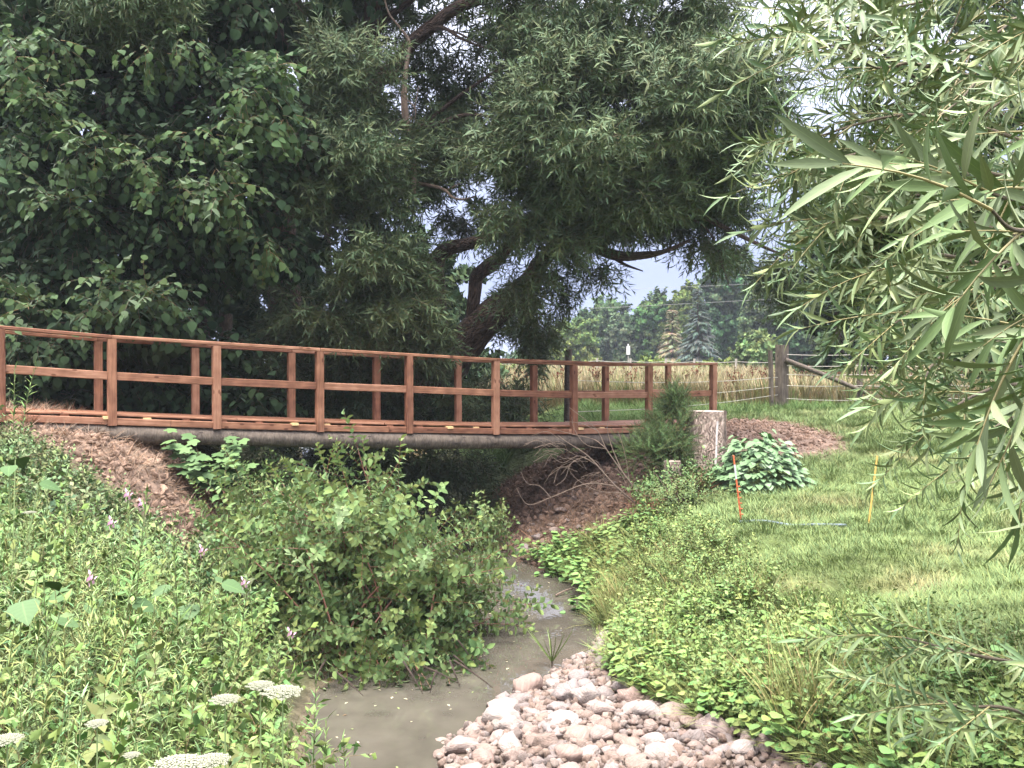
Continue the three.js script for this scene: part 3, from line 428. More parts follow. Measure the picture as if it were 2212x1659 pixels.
{ // broad-leaved tree at the left
  const t = thing('broadleaf_tree', 'dense tree with large oval leaves hanging over the left end of the bridge', 'tree'), r = rngOf(202), f = new Foliage(t);
  limb(t, 'trunk', [[230, 930, 14.4, 60], [225, 780, 14.4, 52], [215, 600, 14.3, 46], [240, 420, 14.2, 38], [225, 260, 14.1, 32], [235, 80, 14, 26], [240, -120, 14, 14]], bark.dark, .1, 14);
  limb(t, 'trunk', [[440, 900, 14.9, 40], [436, 700, 14.8, 34], [430, 560, 14.6, 30], [450, 380, 14.4, 24], [470, 200, 14.2, 16], [500, 40, 14, 8]], bark.dark, .1, 12);
  for (const K of [[[225, 400, 14.1, 20], [150, 320, 13, 14], [60, 240, 12, 8], [-20, 200, 11.5, 4]], [[235, 330, 14.1, 18], [340, 250, 13, 12], [440, 210, 12.2, 7], [560, 190, 11.8, 3]], [[430, 560, 14.6, 16], [470, 480, 13.4, 11], [480, 420, 12.4, 7], [470, 370, 11.6, 3]], [[215, 560, 14.3, 18], [200, 480, 13, 12], [180, 420, 12, 7], [150, 390, 11.4, 3]], [[220, 700, 14.3, 16], [270, 690, 13, 10], [330, 670, 12, 5], [360, 650, 11.5, 2]], [[225, 760, 14.3, 14], [150, 740, 13, 9], [60, 730, 12, 4]]]) limb(t, 'branch', K, bark.dark, .08, 8);
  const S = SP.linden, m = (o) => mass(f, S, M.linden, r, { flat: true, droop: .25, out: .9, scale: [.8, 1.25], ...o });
  for (const [x, y, d, rx, ry, n] of [[70, 150, 12, 120, 90, 110], [180, 60, 12.6, 130, 80, 90], [40, 330, 12, 110, 100, 120], [200, 260, 12.2, 130, 80, 110], [420, 110, 12.6, 130, 80, 90], [340, 180, 12.4, 120, 70, 90], [560, 190, 12, 90, 60, 80], [480, 290, 12.4, 110, 70, 90], [560, 330, 12.6, 100, 60, 70], [300, 350, 12, 130, 60, 110], [150, 480, 12, 150, 80, 130], [360, 460, 12.4, 120, 60, 100], [500, 440, 12.2, 110, 70, 110], [570, 520, 12.8, 70, 40, 60], [60, 600, 12.2, 120, 80, 110], [220, 560, 12.6, 130, 70, 100], [380, 560, 12.8, 100, 60, 80], [320, 660, 11.8, 130, 50, 120], [80, 740, 11.8, 130, 60, 130], [230, 760, 12.4, 160, 70, 140], [440, 760, 12.8, 130, 60, 100], [120, 850, 12.3, 170, 60, 150], [350, 860, 12.8, 170, 60, 140], [540, 860, 13, 110, 50, 80], [120, -60, 12, 160, 70, 120], [430, -40, 12.4, 160, 70, 110], [520, 20, 12.6, 40, 40, 20]]) m({ c: [x, y, d], rx, ry, rz: .55, n: Math.round(n * 2.1), clumps: 11, clump: .34, });
  // sprays that reach out in front of the crown, tinted paler
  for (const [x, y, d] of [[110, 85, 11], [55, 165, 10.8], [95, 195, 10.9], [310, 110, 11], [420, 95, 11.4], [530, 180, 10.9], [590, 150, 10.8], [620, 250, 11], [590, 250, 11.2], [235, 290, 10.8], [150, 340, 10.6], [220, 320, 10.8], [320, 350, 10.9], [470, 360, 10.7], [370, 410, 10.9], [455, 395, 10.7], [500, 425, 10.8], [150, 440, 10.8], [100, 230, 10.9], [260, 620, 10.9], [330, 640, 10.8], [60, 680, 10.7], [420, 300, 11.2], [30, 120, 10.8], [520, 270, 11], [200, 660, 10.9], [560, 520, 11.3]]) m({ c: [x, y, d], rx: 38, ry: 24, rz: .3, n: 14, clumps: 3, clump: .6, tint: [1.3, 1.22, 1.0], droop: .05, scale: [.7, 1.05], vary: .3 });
  m({ c: [0, 0, 0], world: V(-5.2, 9.4, -13.6), rx: 3.6, ry: 2.2, rz: 2.4, n: 800, clumps: 26, clump: .24, scale: [1.6, 2.3] });
  m({ c: [0, 0, 0], world: V(-8.4, 5.5, -13), rx: 1.6, ry: 3.2, rz: 1.6, n: 350, clumps: 14, clump: .3, scale: [1.4, 2] });
  f.own(295, { stem: mat({ color: C(.1, .075, .045), roughness: .8 }), leaf: [[.06, .105, .04], [.075, .12, .045], [.05, .09, .034], [.07, .105, .05]].map((c) => leafMat({ color: C(...c), vertexColors: false, roughness: .95, transmission: .3 })) }, (x, y) => y < 6.4 && x > -6);
  f.done(); settle(t, at(-6.1, 14.4));
}
// wood behind: separate dark trees that close the view
function woodTree(x, d, h, w, n, tint, label, group, trunkR = .16) {
  const t = thing('woodland_tree', label, 'tree', undefined, group), r = rngOf(Math.round(x * 37 + d * 91 + 5000)), b = at(x, d), f = new Foliage(t, 'crown');
  mesh('trunk', tube([b.clone().add(V(0, -.2, 0)), b.clone().add(V(.1, h * .3, 0)), b.clone().add(V(-.15, h * .65, .1)), b.clone().add(V(0, h * .95, 0))], [trunkR, trunkR * .8, trunkR * .5, .03], 10, { rough: .1 }), bark.dark, t);
  for (let k = 0; k < 7; k++) { const y = h * (.3 + .09 * k), a = k * 2.4, q = w * (.75 - .05 * k); mesh('branch', tube([b.clone().add(V(0, y, 0)), b.clone().add(V(Math.cos(a) * q * .5, y + q * .3, Math.sin(a) * q * .5)), b.clone().add(V(Math.cos(a) * q, y + q * .45, Math.sin(a) * q))], [trunkR * .4, trunkR * .25, .015], 6), bark.dark, t); }
  for (let k = 0; k < 5; k++) mass(f, SP.far, M.dull, r, { c: [0, 0, 0], world: b.clone().add(V((r() - .5) * w * .6, h * (.22 + .18 * k), (r() - .5) * w * .6)), rx: w * (.95 - .1 * Math.abs(k - 1.5)), ry: h * .17, rz: w * .8, n: Math.round(n / 5), clumps: 12, clump: .34, droop: .2, scale: [.55, .95], tint, vary: .25 });
  f.done(); return settle(t, b);
}
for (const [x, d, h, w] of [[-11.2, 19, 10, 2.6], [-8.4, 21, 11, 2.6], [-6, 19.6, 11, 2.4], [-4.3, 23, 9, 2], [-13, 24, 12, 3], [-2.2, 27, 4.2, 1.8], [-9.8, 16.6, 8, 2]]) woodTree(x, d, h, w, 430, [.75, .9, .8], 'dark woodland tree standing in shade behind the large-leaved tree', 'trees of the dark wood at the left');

woodTree(13.6, 25, 14, 3, 500, [.8, .95, .85], 'tall dark tree beyond the fence behind the young willow');
woodTree(9.2, 27, 6.5, 1.7, 300, [.85, .95, .9], 'dark drooping tree beyond the fence right of the corner post');
// far trees beyond the hay field
function roundTree(px, top, hw, d, tint, n, label, lean = 0, group) {
  const t = thing('field_tree', label, 'tree', undefined, group), x = (px - CX) / F * d, b = at(x, d), r = rngOf(px * 7 + top), f = new Foliage(t, 'crown'), h = EYE - (top - HY) / F * d - b.y, w = hw / F * d;
  mesh('trunk', tube([b.clone().add(V(0, -.2, 0)), b.clone().add(V(lean * .3, h * .4, 0)), b.clone().add(V(lean, h * .85, 0))], [.028 * h, .02 * h, .02], 8), bark.dark, t);
  for (let k = 0; k < 9; k++) { const a = k * 2.4, y = .25 + .62 * (k / 8), q = Math.sin(Math.PI * clamp(y * .9 + .12)) * .62; mass(f, SP.far, M.dull, r, { c: [0, 0, 0], world: b.clone().add(V(Math.cos(a) * w * q * .8 + lean * y, h * y, Math.sin(a) * w * q * .8)), rx: w * .5, ry: h * .15, rz: w * .5, n: Math.round(n / 6), clumps: 8, clump: .45, out: 1, droop: .1, scale: [.5 + d * .004, .8 + d * .006], tint: [tint[0] * (.85 + .3 * r()), tint[1] * (.85 + .3 * r()), tint[2]], vary: .25 }); }
  f.done(); return settle(t, b);
}
for (const [x, y, w] of [[1215, 745, 60], [1290, 735, 60], [1370, 730, 60], [1440, 715, 60], [1520, 700, 60], [1610, 690, 60], [1700, 680, 60]]) roundTree(x, y, w, 96, [1, 1.15, 1.05], 520, 'dull green tree in the back row of the far tree line', 0, 'back row of far trees');
roundTree(1300, 668, 72, 84, [1.1, 1.3, 1.1], 700, 'broad round-topped green tree beyond the dry field, left of the dead brown tree');
roundTree(1232, 708, 58, 72, [1.7, 1.7, .9], 520, 'bright yellow-green tree at the left end of the far tree line');
roundTree(1180, 745, 50, 78, [1, 1.2, 1], 420, 'small dull green tree just right of the leaning willow trunk, far off');
roundTree(1342, 700, 30, 80, [1.05, 1.1, 1.15], 300, 'narrow grey-green tree between the round-topped tree and the bushy tree');
roundTree(1412, 648, 52, 80, [1.1, 1.4, .95], 560, 'bushy mid-green tree behind the dead brown tree');
roundTree(1478, 632, 42, 78, [1.75, 1.6, .85], 420, 'yellow-green crown rising behind the dead tree and the spruce');
roundTree(1558, 572, 34, 74, [.8, 1.15, .95], 520, 'tall dark green tree with a pointed crown beside the spruce');
roundTree(1600, 562, 36, 76, [.8, 1.1, .95], 520, 'tallest dark green tree of the far tree line');
roundTree(1665, 606, 55, 68, [1.2, 1.25, .95], 560, 'rounded olive-green tree behind the wooden corner post');
roundTree(1735, 600, 60, 66, [.9, 1.1, .95], 520, 'dark green tree behind the slanting fence brace');
for (const [x, y, w, d] of [[1820, 560, 70, 60], [1930, 540, 80, 58], [2060, 520, 90, 56], [2200, 540, 90, 60], [1130, 770, 40, 90]]) roundTree(x, y, w, d, [.8, 1, .9], 520, 'dark tree of the far tree line seen through willow leaves', 0, 'far trees behind the willow leaves');
function conifer(px, top, hw, d, tint, label, base = [.06, .085, .06], n = 260) {
  const t = thing('spruce_tree', label, 'tree'), x = (px - CX) / F * d, b = at(x, d), r = rngOf(px + 3), f = new Foliage(t, 'crown'), h = EYE - (top - HY) / F * d - b.y, w = hw / F * d;
  mesh('trunk', tube([b.clone().add(V(0, -.2, 0)), b.clone().add(V(0, h * .5, 0)), b.clone().add(V(0, h, 0))], [.03 * h, .017 * h, .01], 8), bark.dark, t);
  for (let k = 0; k < n; k++) { const u = Math.pow(r(), .75), y = h * (.04 + .95 * u), q = w * (1 - u) * (.85 + .3 * r()) + .12, a = r() * 6.283, s = q * .75, dir = V(Math.cos(a), .15 - .35 * (1 - u), Math.sin(a)); f.add(SP.bough[k % 2], frame(dir, V(0, 1, 0), b.clone().add(V(Math.cos(a) * q * .25, y, Math.sin(a) * q * .25)), Math.max(.35, s)), C(tint[0] * (.8 + .4 * r()), tint[1] * (.8 + .4 * r()), tint[2]), M.needle); }
  f.done(); return settle(t, b);
}
conifer(1507, 622, 62, 62, [1.2, 1.25, 1.35], 'blue-grey spruce in the far tree line beside the dead brown tree', undefined, 420);
conifer(1376, 690, 16, 96, [1.1, 1.2, 1.3], 'small pointed spruce tip showing between two far round trees', undefined, 120);
conifer(1452, 668, 48, 64, [4, 2.7, 2.2], 'dead brown conifer in the far tree line', undefined, 300);
roundTree(1632, 748, 28, 46, [1.7, 1.85, 1.35], 260, 'pale green young tree standing just behind the slim fence stake');
{ // lime-green bushes along the far edge of the field
  for (const [px, top, hw, d, k] of [[1400, 782, 26, 52, 1.9], [1460, 790, 26, 50, 2], [1520, 786, 28, 50, 1.9], [1575, 792, 26, 50, 1.8], [1350, 800, 22, 54, 1.7], [1060, 800, 45, 40, 1.7], [1130, 812, 34, 40, 1.8], [1700, 800, 30, 48, 1.5], [1010, 805, 30, 38, 1.5]]) {
    const x = (px - CX) / F * d, b = at(x, d), r = rngOf(px), t = thing('field_bush', 'low lime-green bush at the edge of the dry field in front of the far trees', 'bush', undefined, 'bushes along the field edge'), f = new Foliage(t), h = EYE - (top - HY) / F * d - b.y, w = hw / F * d;
    for (let k = 0; k < 3; k++) mesh('stem', tube([b.clone().add(V(0, -.1, 0)), b.clone().add(V((k - 1) * w * .3, h * .6, 0))], [.03, .012], 5), bark.dark, t);
    mass(f, SP.far, M.dull, r, { c: [0, 0, 0], world: b.clone().add(V(0, h * .5, 0)), rx: w, ry: h * .5, rz: w, n: 130, clumps: 12, clump: .4, scale: [.35, .6], tint: [k * 1.0, k, .9], droop: 0, out: 1 }); f.done(); settle(t, b);
  }
}
// ------------------------------------------------------------------ young willow reaching in from the right
{
  const t = thing('young_willow', 'young willow with long slender leaves reaching in over the lawn', 'tree'), r = rngOf(303), f = new Foliage(t);
  const leafMats = [[.13, .19, .075], [.16, .22, .09], [.2, .235, .12], [.115, .175, .065], [.165, .21, .11]].map((c) => leafMat({ map: rib, color: C(c[0] * 1.15, c[1] * 1.15, c[2] * 1.15), vertexColors: false })), twigMat = mat({ color: C(.2, .17, .07), roughness: .7 });
  const near = { stem: twigMat, leaf: leafMats }, todo = [];
  const root = at(3.6, 3.6);
  mesh('trunk', tube([root.clone().add(V(0, -.2, 0)), root.clone().add(V(-.08, .9, .05)), root.clone().add(V(.05, 2, .1)), root.clone().add(V(-.1, 3.6, 0)), root.clone().add(V(-.3, 5, -.2))], [.11, .09, .07, .045, .02], 14, { rough: .06 }), bark.smooth, t);
  mesh('trunk', tube([root.clone().add(V(.1, -.2, .2)), root.clone().add(V(-.3, .8, .9)), root.clone().add(V(-.7, 1.6, 1.5)), root.clone().add(V(-1.0, 2.6, 1.9)), root.clone().add(V(-1.2, 3.6, 2.0))], [.08, .06, .045, .03, .012], 12, { rough: .06 }), bark.smooth, t);
  // branches: picture points with depth; twigs leave them on alternate sides and droop towards the tip
  const BR = [
    [[2330, 330, 4.4], [2009, 192, 4.3], [1918, 168, 4.2], [1837, 125, 4.1], [1775, 91, 4.0], [1679, 53, 3.9], [1570, 30, 3.8]], [[2330, 260, 5], [1966, 148, 4.9], [1890, 100, 4.8], [1830, 55, 4.7], [1740, 10, 4.6], [1640, -20, 4.5]], [[2300, 200, 4], [2020, 160, 3.9], [1900, 140, 3.8], [1800, 150, 3.7], [1700, 110, 3.6], [1580, 90, 3.5]],
    [[2100, 300, 4.2], [1985, 120, 4.2], [1960, 50, 4.2], [1940, -40, 4.2]], [[2330, 470, 4.2], [2014, 426, 4.1], [1870, 421, 4.0], [1823, 412, 3.9], [1717, 383, 3.8], [1640, 372, 3.7]], [[2330, 350, 3.6], [2060, 270, 3.6], [1900, 250, 3.6], [1760, 270, 3.6], [1650, 295, 3.6], [1590, 300, 3.6]],
    [[2330, 420, 3.8], [2040, 360, 3.7], [1900, 330, 3.6], [1780, 330, 3.5], [1680, 345, 3.4], [1610, 352, 3.4]], [[2330, 560, 3.8], [2060, 480, 3.7], [1900, 470, 3.6], [1780, 475, 3.5], [1680, 480, 3.4], [1640, 485, 3.4]], [[2330, 640, 3.4], [2080, 570, 3.3], [1940, 550, 3.2], [1840, 570, 3.1], [1760, 600, 3.0]],
    [[2330, 700, 3.2], [2100, 640, 3.1], [1960, 640, 3.0], [1860, 670, 2.9], [1780, 700, 2.8]], [[2330, 780, 2.9], [2120, 740, 2.8], [1990, 750, 2.7], [1900, 790, 2.6], [1850, 815, 2.5]], [[2330, 600, 2.6], [2150, 560, 2.5], [2000, 610, 2.4], [1900, 650, 2.4]],
    [[2330, 150, 3.4], [2150, 130, 3.3], [2050, 160, 3.2], [1960, 215, 3.1], [1880, 250, 3]], [[2330, 40, 4], [2160, 40, 3.9], [2080, 70, 3.8], [1990, 100, 3.7], [1930, 150, 3.6]], [[2330, 860, 2.7], [2150, 830, 2.6], [2040, 850, 2.5], [1950, 880, 2.4], [1890, 900, 2.4]], [[2330, 900, 2.4], [2160, 900, 2.3], [2060, 940, 2.2], [1990, 980, 2.2], [1945, 985, 2.2]],
    [[2330, 420, 1.55], [2200, 400, 1.5], [2120, 430, 1.45], [2030, 420, 1.4], [1950, 400, 1.4]], [[2330, 540, 1.3], [2230, 500, 1.27], [2140, 500, 1.25], [2060, 490, 1.22], [1990, 455, 1.2]], [[2330, 300, 1.6], [2240, 290, 1.55], [2150, 310, 1.5], [2080, 340, 1.5]],
    [[2330, 660, 1.5], [2230, 640, 1.45], [2150, 660, 1.4], [2080, 700, 1.4]], [[2330, 740, 1.7], [2230, 740, 1.65], [2150, 770, 1.6], [2080, 830, 1.6]], [[2330, 850, 1.9], [2240, 860, 1.85], [2170, 900, 1.8], [2110, 960, 1.8]], [[2330, 1500, 2.6], [2200, 1440, 2.5], [2090, 1420, 2.4], [1990, 1400, 2.4], [1900, 1380, 2.4]], [[2330, 1620, 2.6], [2230, 1560, 2.5], [2130, 1530, 2.4], [2030, 1530, 2.4], [1950, 1510, 2.4]],
    [[2330, 180, 2.2], [2220, 170, 2.2], [2140, 210, 2.1], [2070, 260, 2.1]], [[2330, 90, 5.6], [2180, 60, 5.5], [2060, 20, 5.4], [1960, -30, 5.3]], [[2330, 330, 6], [2150, 310, 5.9], [2000, 330, 5.8], [1880, 360, 5.6], [1780, 400, 5.4]], [[2330, 560, 6], [2150, 540, 5.8], [1990, 540, 5.6], [1860, 560, 5.4], [1760, 580, 5.2]], [[2330, 680, 5], [2150, 690, 4.8], [2020, 690, 4.6], [1900, 720, 4.4], [1820, 750, 4.3]],
    [[2330, 230, 5.2], [2150, 210, 5.1], [2010, 240, 5], [1900, 300, 4.9], [1800, 350, 4.8]], [[2330, 440, 5.4], [2150, 430, 5.2], [1980, 440, 5], [1840, 480, 4.8], [1740, 530, 4.6]], [[2330, 620, 4.4], [2170, 600, 4.2], [2040, 630, 4.1], [1930, 600, 4], [1830, 630, 3.9]], [[2330, 380, 2.6], [2180, 380, 2.5], [2060, 400, 2.4], [1970, 450, 2.4], [1890, 470, 2.4]], [[2330, 500, 2], [2200, 520, 1.95], [2100, 570, 1.9], [2010, 590, 1.9]], [[2330, 240, 2.8], [2200, 240, 2.7], [2090, 220, 2.6], [2000, 260, 2.6], [1930, 310, 2.6]],
    [[2330, 20, 2.8], [2210, 60, 2.7], [2120, 120, 2.6], [2060, 130, 2.6]], [[2330, -40, 4.6], [2100, -20, 4.5], [1950, 0, 4.4], [1800, 20, 4.3], [1700, 0, 4.2]], [[2330, 800, 3.4], [2180, 790, 3.3], [2080, 800, 3.2], [1990, 830, 3.1]],
  ];
  for (const K of BR) {
    const low = K[0][1] > 1300, pts = K.map(([x, y, d], i) => P(x + (low ? 60 : 150) * i / (K.length - 1), y, d > 4.9 ? d * .8 : d)), cv = new THREE.CatmullRomCurve3(pts), len = cv.getLength(), r0 = .004 + .0042 * len;
    mesh('branch', tube(pts, [r0, .0022], 7, { seg: 4 }), bark.smooth, t);
    const close = K[K.length - 1][2] < 1.95, step = low ? .1 : close ? .07 : .115, n = Math.floor(len / step);
    for (let k = 0; k <= n; k++) {
      const u = clamp(lerp(.12, 1, k / n) + (r() - .5) * .05), c = cv.getPoint(u), T = cv.getTangent(u), sideways = V(0, 1, 0).cross(T).normalize(), end = u > .97;
      const dir = T.clone().multiplyScalar(end ? 1 : .75).addScaledVector(sideways, end ? 0 : (k % 2 ? 1 : -1) * (.25 + .4 * r())).add(V(0, end ? -.05 : (r() - .55) * .6, 0)).add(rnd3(r).multiplyScalar(.15)).normalize(); if (c.z > -2.2) dir.z *= .25;
      const m = frame(dir, V(0, 1, 0).add(rnd3(r).multiplyScalar(.6)), c, (-c.z < 2.05 ? 1 : clamp(-c.z / 3.3, .68, 1.12) * (end ? .85 : 1)) * (.65 + .45 * r())), s = (-c.z < 2.05 ? SP.willowNear : SP.willowBig)[Math.floor(r() * 3)], young = end || r() < .18 ? 1.25 : 1, tone = (.85 + .5 * r()) * young, y = .09 * (r() - .35) * young;
      todo.push({ s, m, col: C(tone + y, tone, tone - y * .5), d: -c.z + (c.y < 1.1 ? 2 : 0) });
    }
  }
  todo.sort((a, b) => a.d - b.d);
  let own = 0;
  for (const q of todo) { if (own < 290 && q.d < 2.5) own += explode(t, q.s, q.m, q.col, near); else f.add(q.s, q.m, q.col, M.rib); }
  mass(f, SP.willowBig, M.rib, r, { c: [2180, 460, 4.9], rx: 260, ry: 330, rz: .6, n: 270, clumps: 40, clump: .22, droop: .5, tint: [.85, .9, .95] });
  mass(f, SP.willowBig, M.rib, r, { c: [1930, 400, 4.6], rx: 150, ry: 190, rz: .5, n: 130, clumps: 26, clump: .24, droop: .6, tint: [.9, .95, .95] });
  f.done(); settle(t, root);
}
// ------------------------------------------------------------------ dogwood thicket on the near bank of the creek
{
  const t = thing('dogwood_shrub', 'big leafy dogwood shrub leaning over the water in front of the bridge', 'shrub'), r = rngOf(404), f = new Foliage(t), todo = [];
  const leafMats = [[.14, .22, .08], [.12, .2, .07], [.17, .24, .09], [.15, .21, .09]].map((c) => leafMat({ map: rib, color: C(c[0] * 1.1, c[1] * 1.1, c[2] * 1.1), vertexColors: false })), near = { stem: mat({ color: C(.16, .07, .045), roughness: .6 }), leaf: leafMats };
  const canes = [];
  const cane = (x0, d0, px, py, d) => { const a = at(x0, d0), b = P(px, py, d), m = a.clone().lerp(b, .5).add(V((r() - .5) * .15, .12, (r() - .5) * .15)); canes.push([a.clone().add(V(0, -.05, 0)), m, b]); };
  for (let k = 0; k < 62; k++) { const px = 500 + 520 * r(), d = 7.5 + 1.5 * r(), u = (px - 500) / 520, top = lerp(1090, 1230, Math.pow(Math.abs(u - .38) * 1.6, 1.3)) + 60 * r(); cane(lerp(-1.75, -.75, r()), 7.4 + 1.4 * r(), px, top, d); }
  for (const [x, y, d] of [[772, 968, 8.6], [700, 1010, 8.8], [640, 1030, 8.9], [830, 1060, 8.2], [930, 1110, 7.9], [985, 1180, 8], [1040, 1215, 8.1], [1045, 1260, 8.3], [1130, 1310, 8.9], [1080, 1350, 8.5], [1060, 1430, 7.9], [1020, 1420, 7.7], [960, 1440, 7.5], [900, 1450, 7.3], [860, 1040, 8.5], [740, 1020, 8.7], [790, 1010, 8.6], [610, 1045, 9], [680, 1060, 8.6], [1080, 1300, 8.6]]) cane(lerp(-1.5, -.8, r()), 7.8 + .8 * r(), x, y, d);
  for (const [x, y, d] of [[440, 1080, 9.5], [480, 1060, 9.5], [520, 1045, 9.4], [430, 1130, 9.3], [545, 1070, 9.3], [490, 1110, 9.2], [465, 1150, 9.1], [580, 1080, 9.2]]) cane(lerp(-3.1, -2.4, r()), 9 + .5 * r(), x, y, d);
  for (const [a, m, b] of canes) {
    mesh('cane', tube([a, m, b], [.011, .007, .003], 6, { seg: 4 }), near.stem, t);
    const cv = new THREE.CatmullRomCurve3([a, m, b]), len = cv.getLength(), n = Math.floor(len / .1);
    for (let k = 0; k <= n; k++) { const u = lerp(.22, 1, k / n), c = cv.getPoint(u), T = cv.getTangent(u), end = u > .96, dir = T.clone().multiplyScalar(end ? 1 : .45).add(rnd3(r).multiply(V(1, .6, 1)).multiplyScalar(end ? .12 : 1)); if (!end) dir.z += .25; const m4 = frame(dir, V(0, 1, .2), c, (end ? .85 : .75) * (.75 + .5 * r())), tone = .85 + .35 * r() + (end ? .25 : 0), y = .12 * (r() - .5); todo.push({ s: SP.dogwood[Math.floor(r() * 3)], m: m4, col: C(tone + y, tone, tone - y), d: -c.z - .5 * u }); }
  }
  todo.sort((a, b) => a.d - b.d); let own = 0;
  for (const q of todo) { if (own < 290) own += explode(t, q.s, q.m, q.col, near); else f.add(q.s, q.m, q.col, M.broad); }
  mass(f, SP.dogwood, M.broad, r, { c: [760, 1260, 8.4], rx: 250, ry: 170, rz: .7, n: 700, clumps: 34, clump: .26, out: .9, droop: -.1, scale: [.7, 1.1], tint: [.95, 1, .95] });
  mass(f, SP.dogwood, M.broad, r, { c: [930, 1350, 8.2], rx: 110, ry: 90, rz: .5, n: 130, clumps: 14, clump: .3, droop: .2, scale: [.7, 1], tint: [.9, 1, 1] });
  mass(f, SP.dogwood, M.broad, r, { c: [600, 1230, 8.7], rx: 100, ry: 100, rz: .5, n: 130, clumps: 14, clump: .3, droop: -.1, scale: [.7, 1], tint: [1.05, 1.05, .9] });
  // roots and dead canes hanging at the water's edge
  for (let k = 0; k < 11; k++) { const x = lerp(-1.5, -.4, r()), d = lerp(6.9, 7.6, r()) + .3 * (x + 1), a = V(x, .12 + .15 * r(), -d), b = V(x + (r() - .4) * .5, .01 + .05 * r(), -d + .35 * r()); mesh('root', tube([a, a.clone().lerp(b, .5).add(V(0, .02, .03)), b], [.009, .007, .003], 5, { seg: 3 }), bark.willow, t); }
  mass(f, SP.dogwood, M.broad, r, { c: [800, 1400, 7.55], rx: 190, ry: 50, rz: .3, n: 150, clumps: 16, clump: .3, droop: .35, scale: [.6, .95] });
  f.done(); settle(t, at(-1.3, 8));
}
// maple sapling and bindweed at the foot of the left abutment
{
  const t = thing('maple_sapling', 'maple sapling with broad lobed leaves under the log beam at the left bank', 'sapling'), r = rngOf(505), c = P(445, 1020, 10.4), b = at(c.x, 10.4);
  const lobed = (() => { const s = new THREE.Shape(), pts = []; for (let k = 0; k < 30; k++) { const a = k / 30 * 2 * Math.PI, q = .32 + .2 * Math.pow(Math.abs(Math.cos(a * 2.5)), 1.6) * (Math.cos(a) > -.75 ? 1 : .3); pts.push([Math.sin(a) * q, .45 + Math.cos(a) * q]); } pts.forEach(([x, y], i) => i ? s.lineTo(x, y) : s.moveTo(x, y)); const g = new THREE.ShapeGeometry(s), p = g.attributes.position; for (let i = 0; i < p.count; i++) p.setZ(i, -.25 * (p.getX(i) ** 2) - .12 * p.getY(i) ** 2); g.computeVertexNormals(); return g; })();
  const lm = [[.075, .13, .05], [.09, .15, .055], [.06, .11, .04]].map((q) => leafMat({ color: C(...q), vertexColors: false })), sm = mat({ color: C(.16, .12, .06), roughness: .8 });
  for (let k = 0; k < 9; k++) { const top = c.clone().add(V((r() - .5) * .8, .1 + (r()) * .4, (r() - .3) * .4)); mesh('stem', tube([b, b.clone().lerp(top, .6).add(V(0, .06, 0)), top], [.012, .007, .003], 6), sm, t); for (let q = 0; q < 13; q++) { const p = b.clone().lerp(top, .45 + .55 * q / 12).add(rnd3(r).multiplyScalar(.13)); const o = mesh('leaf', lobed, lm[Math.floor(r() * 3)], t); o.applyMatrix4(frame(V(r() - .5, -.3 * r(), .4 + r() * .4), V((r() - .5) * .4, 1, .35), p, .11 + .08 * r())); } }
  settle(t, b);
}
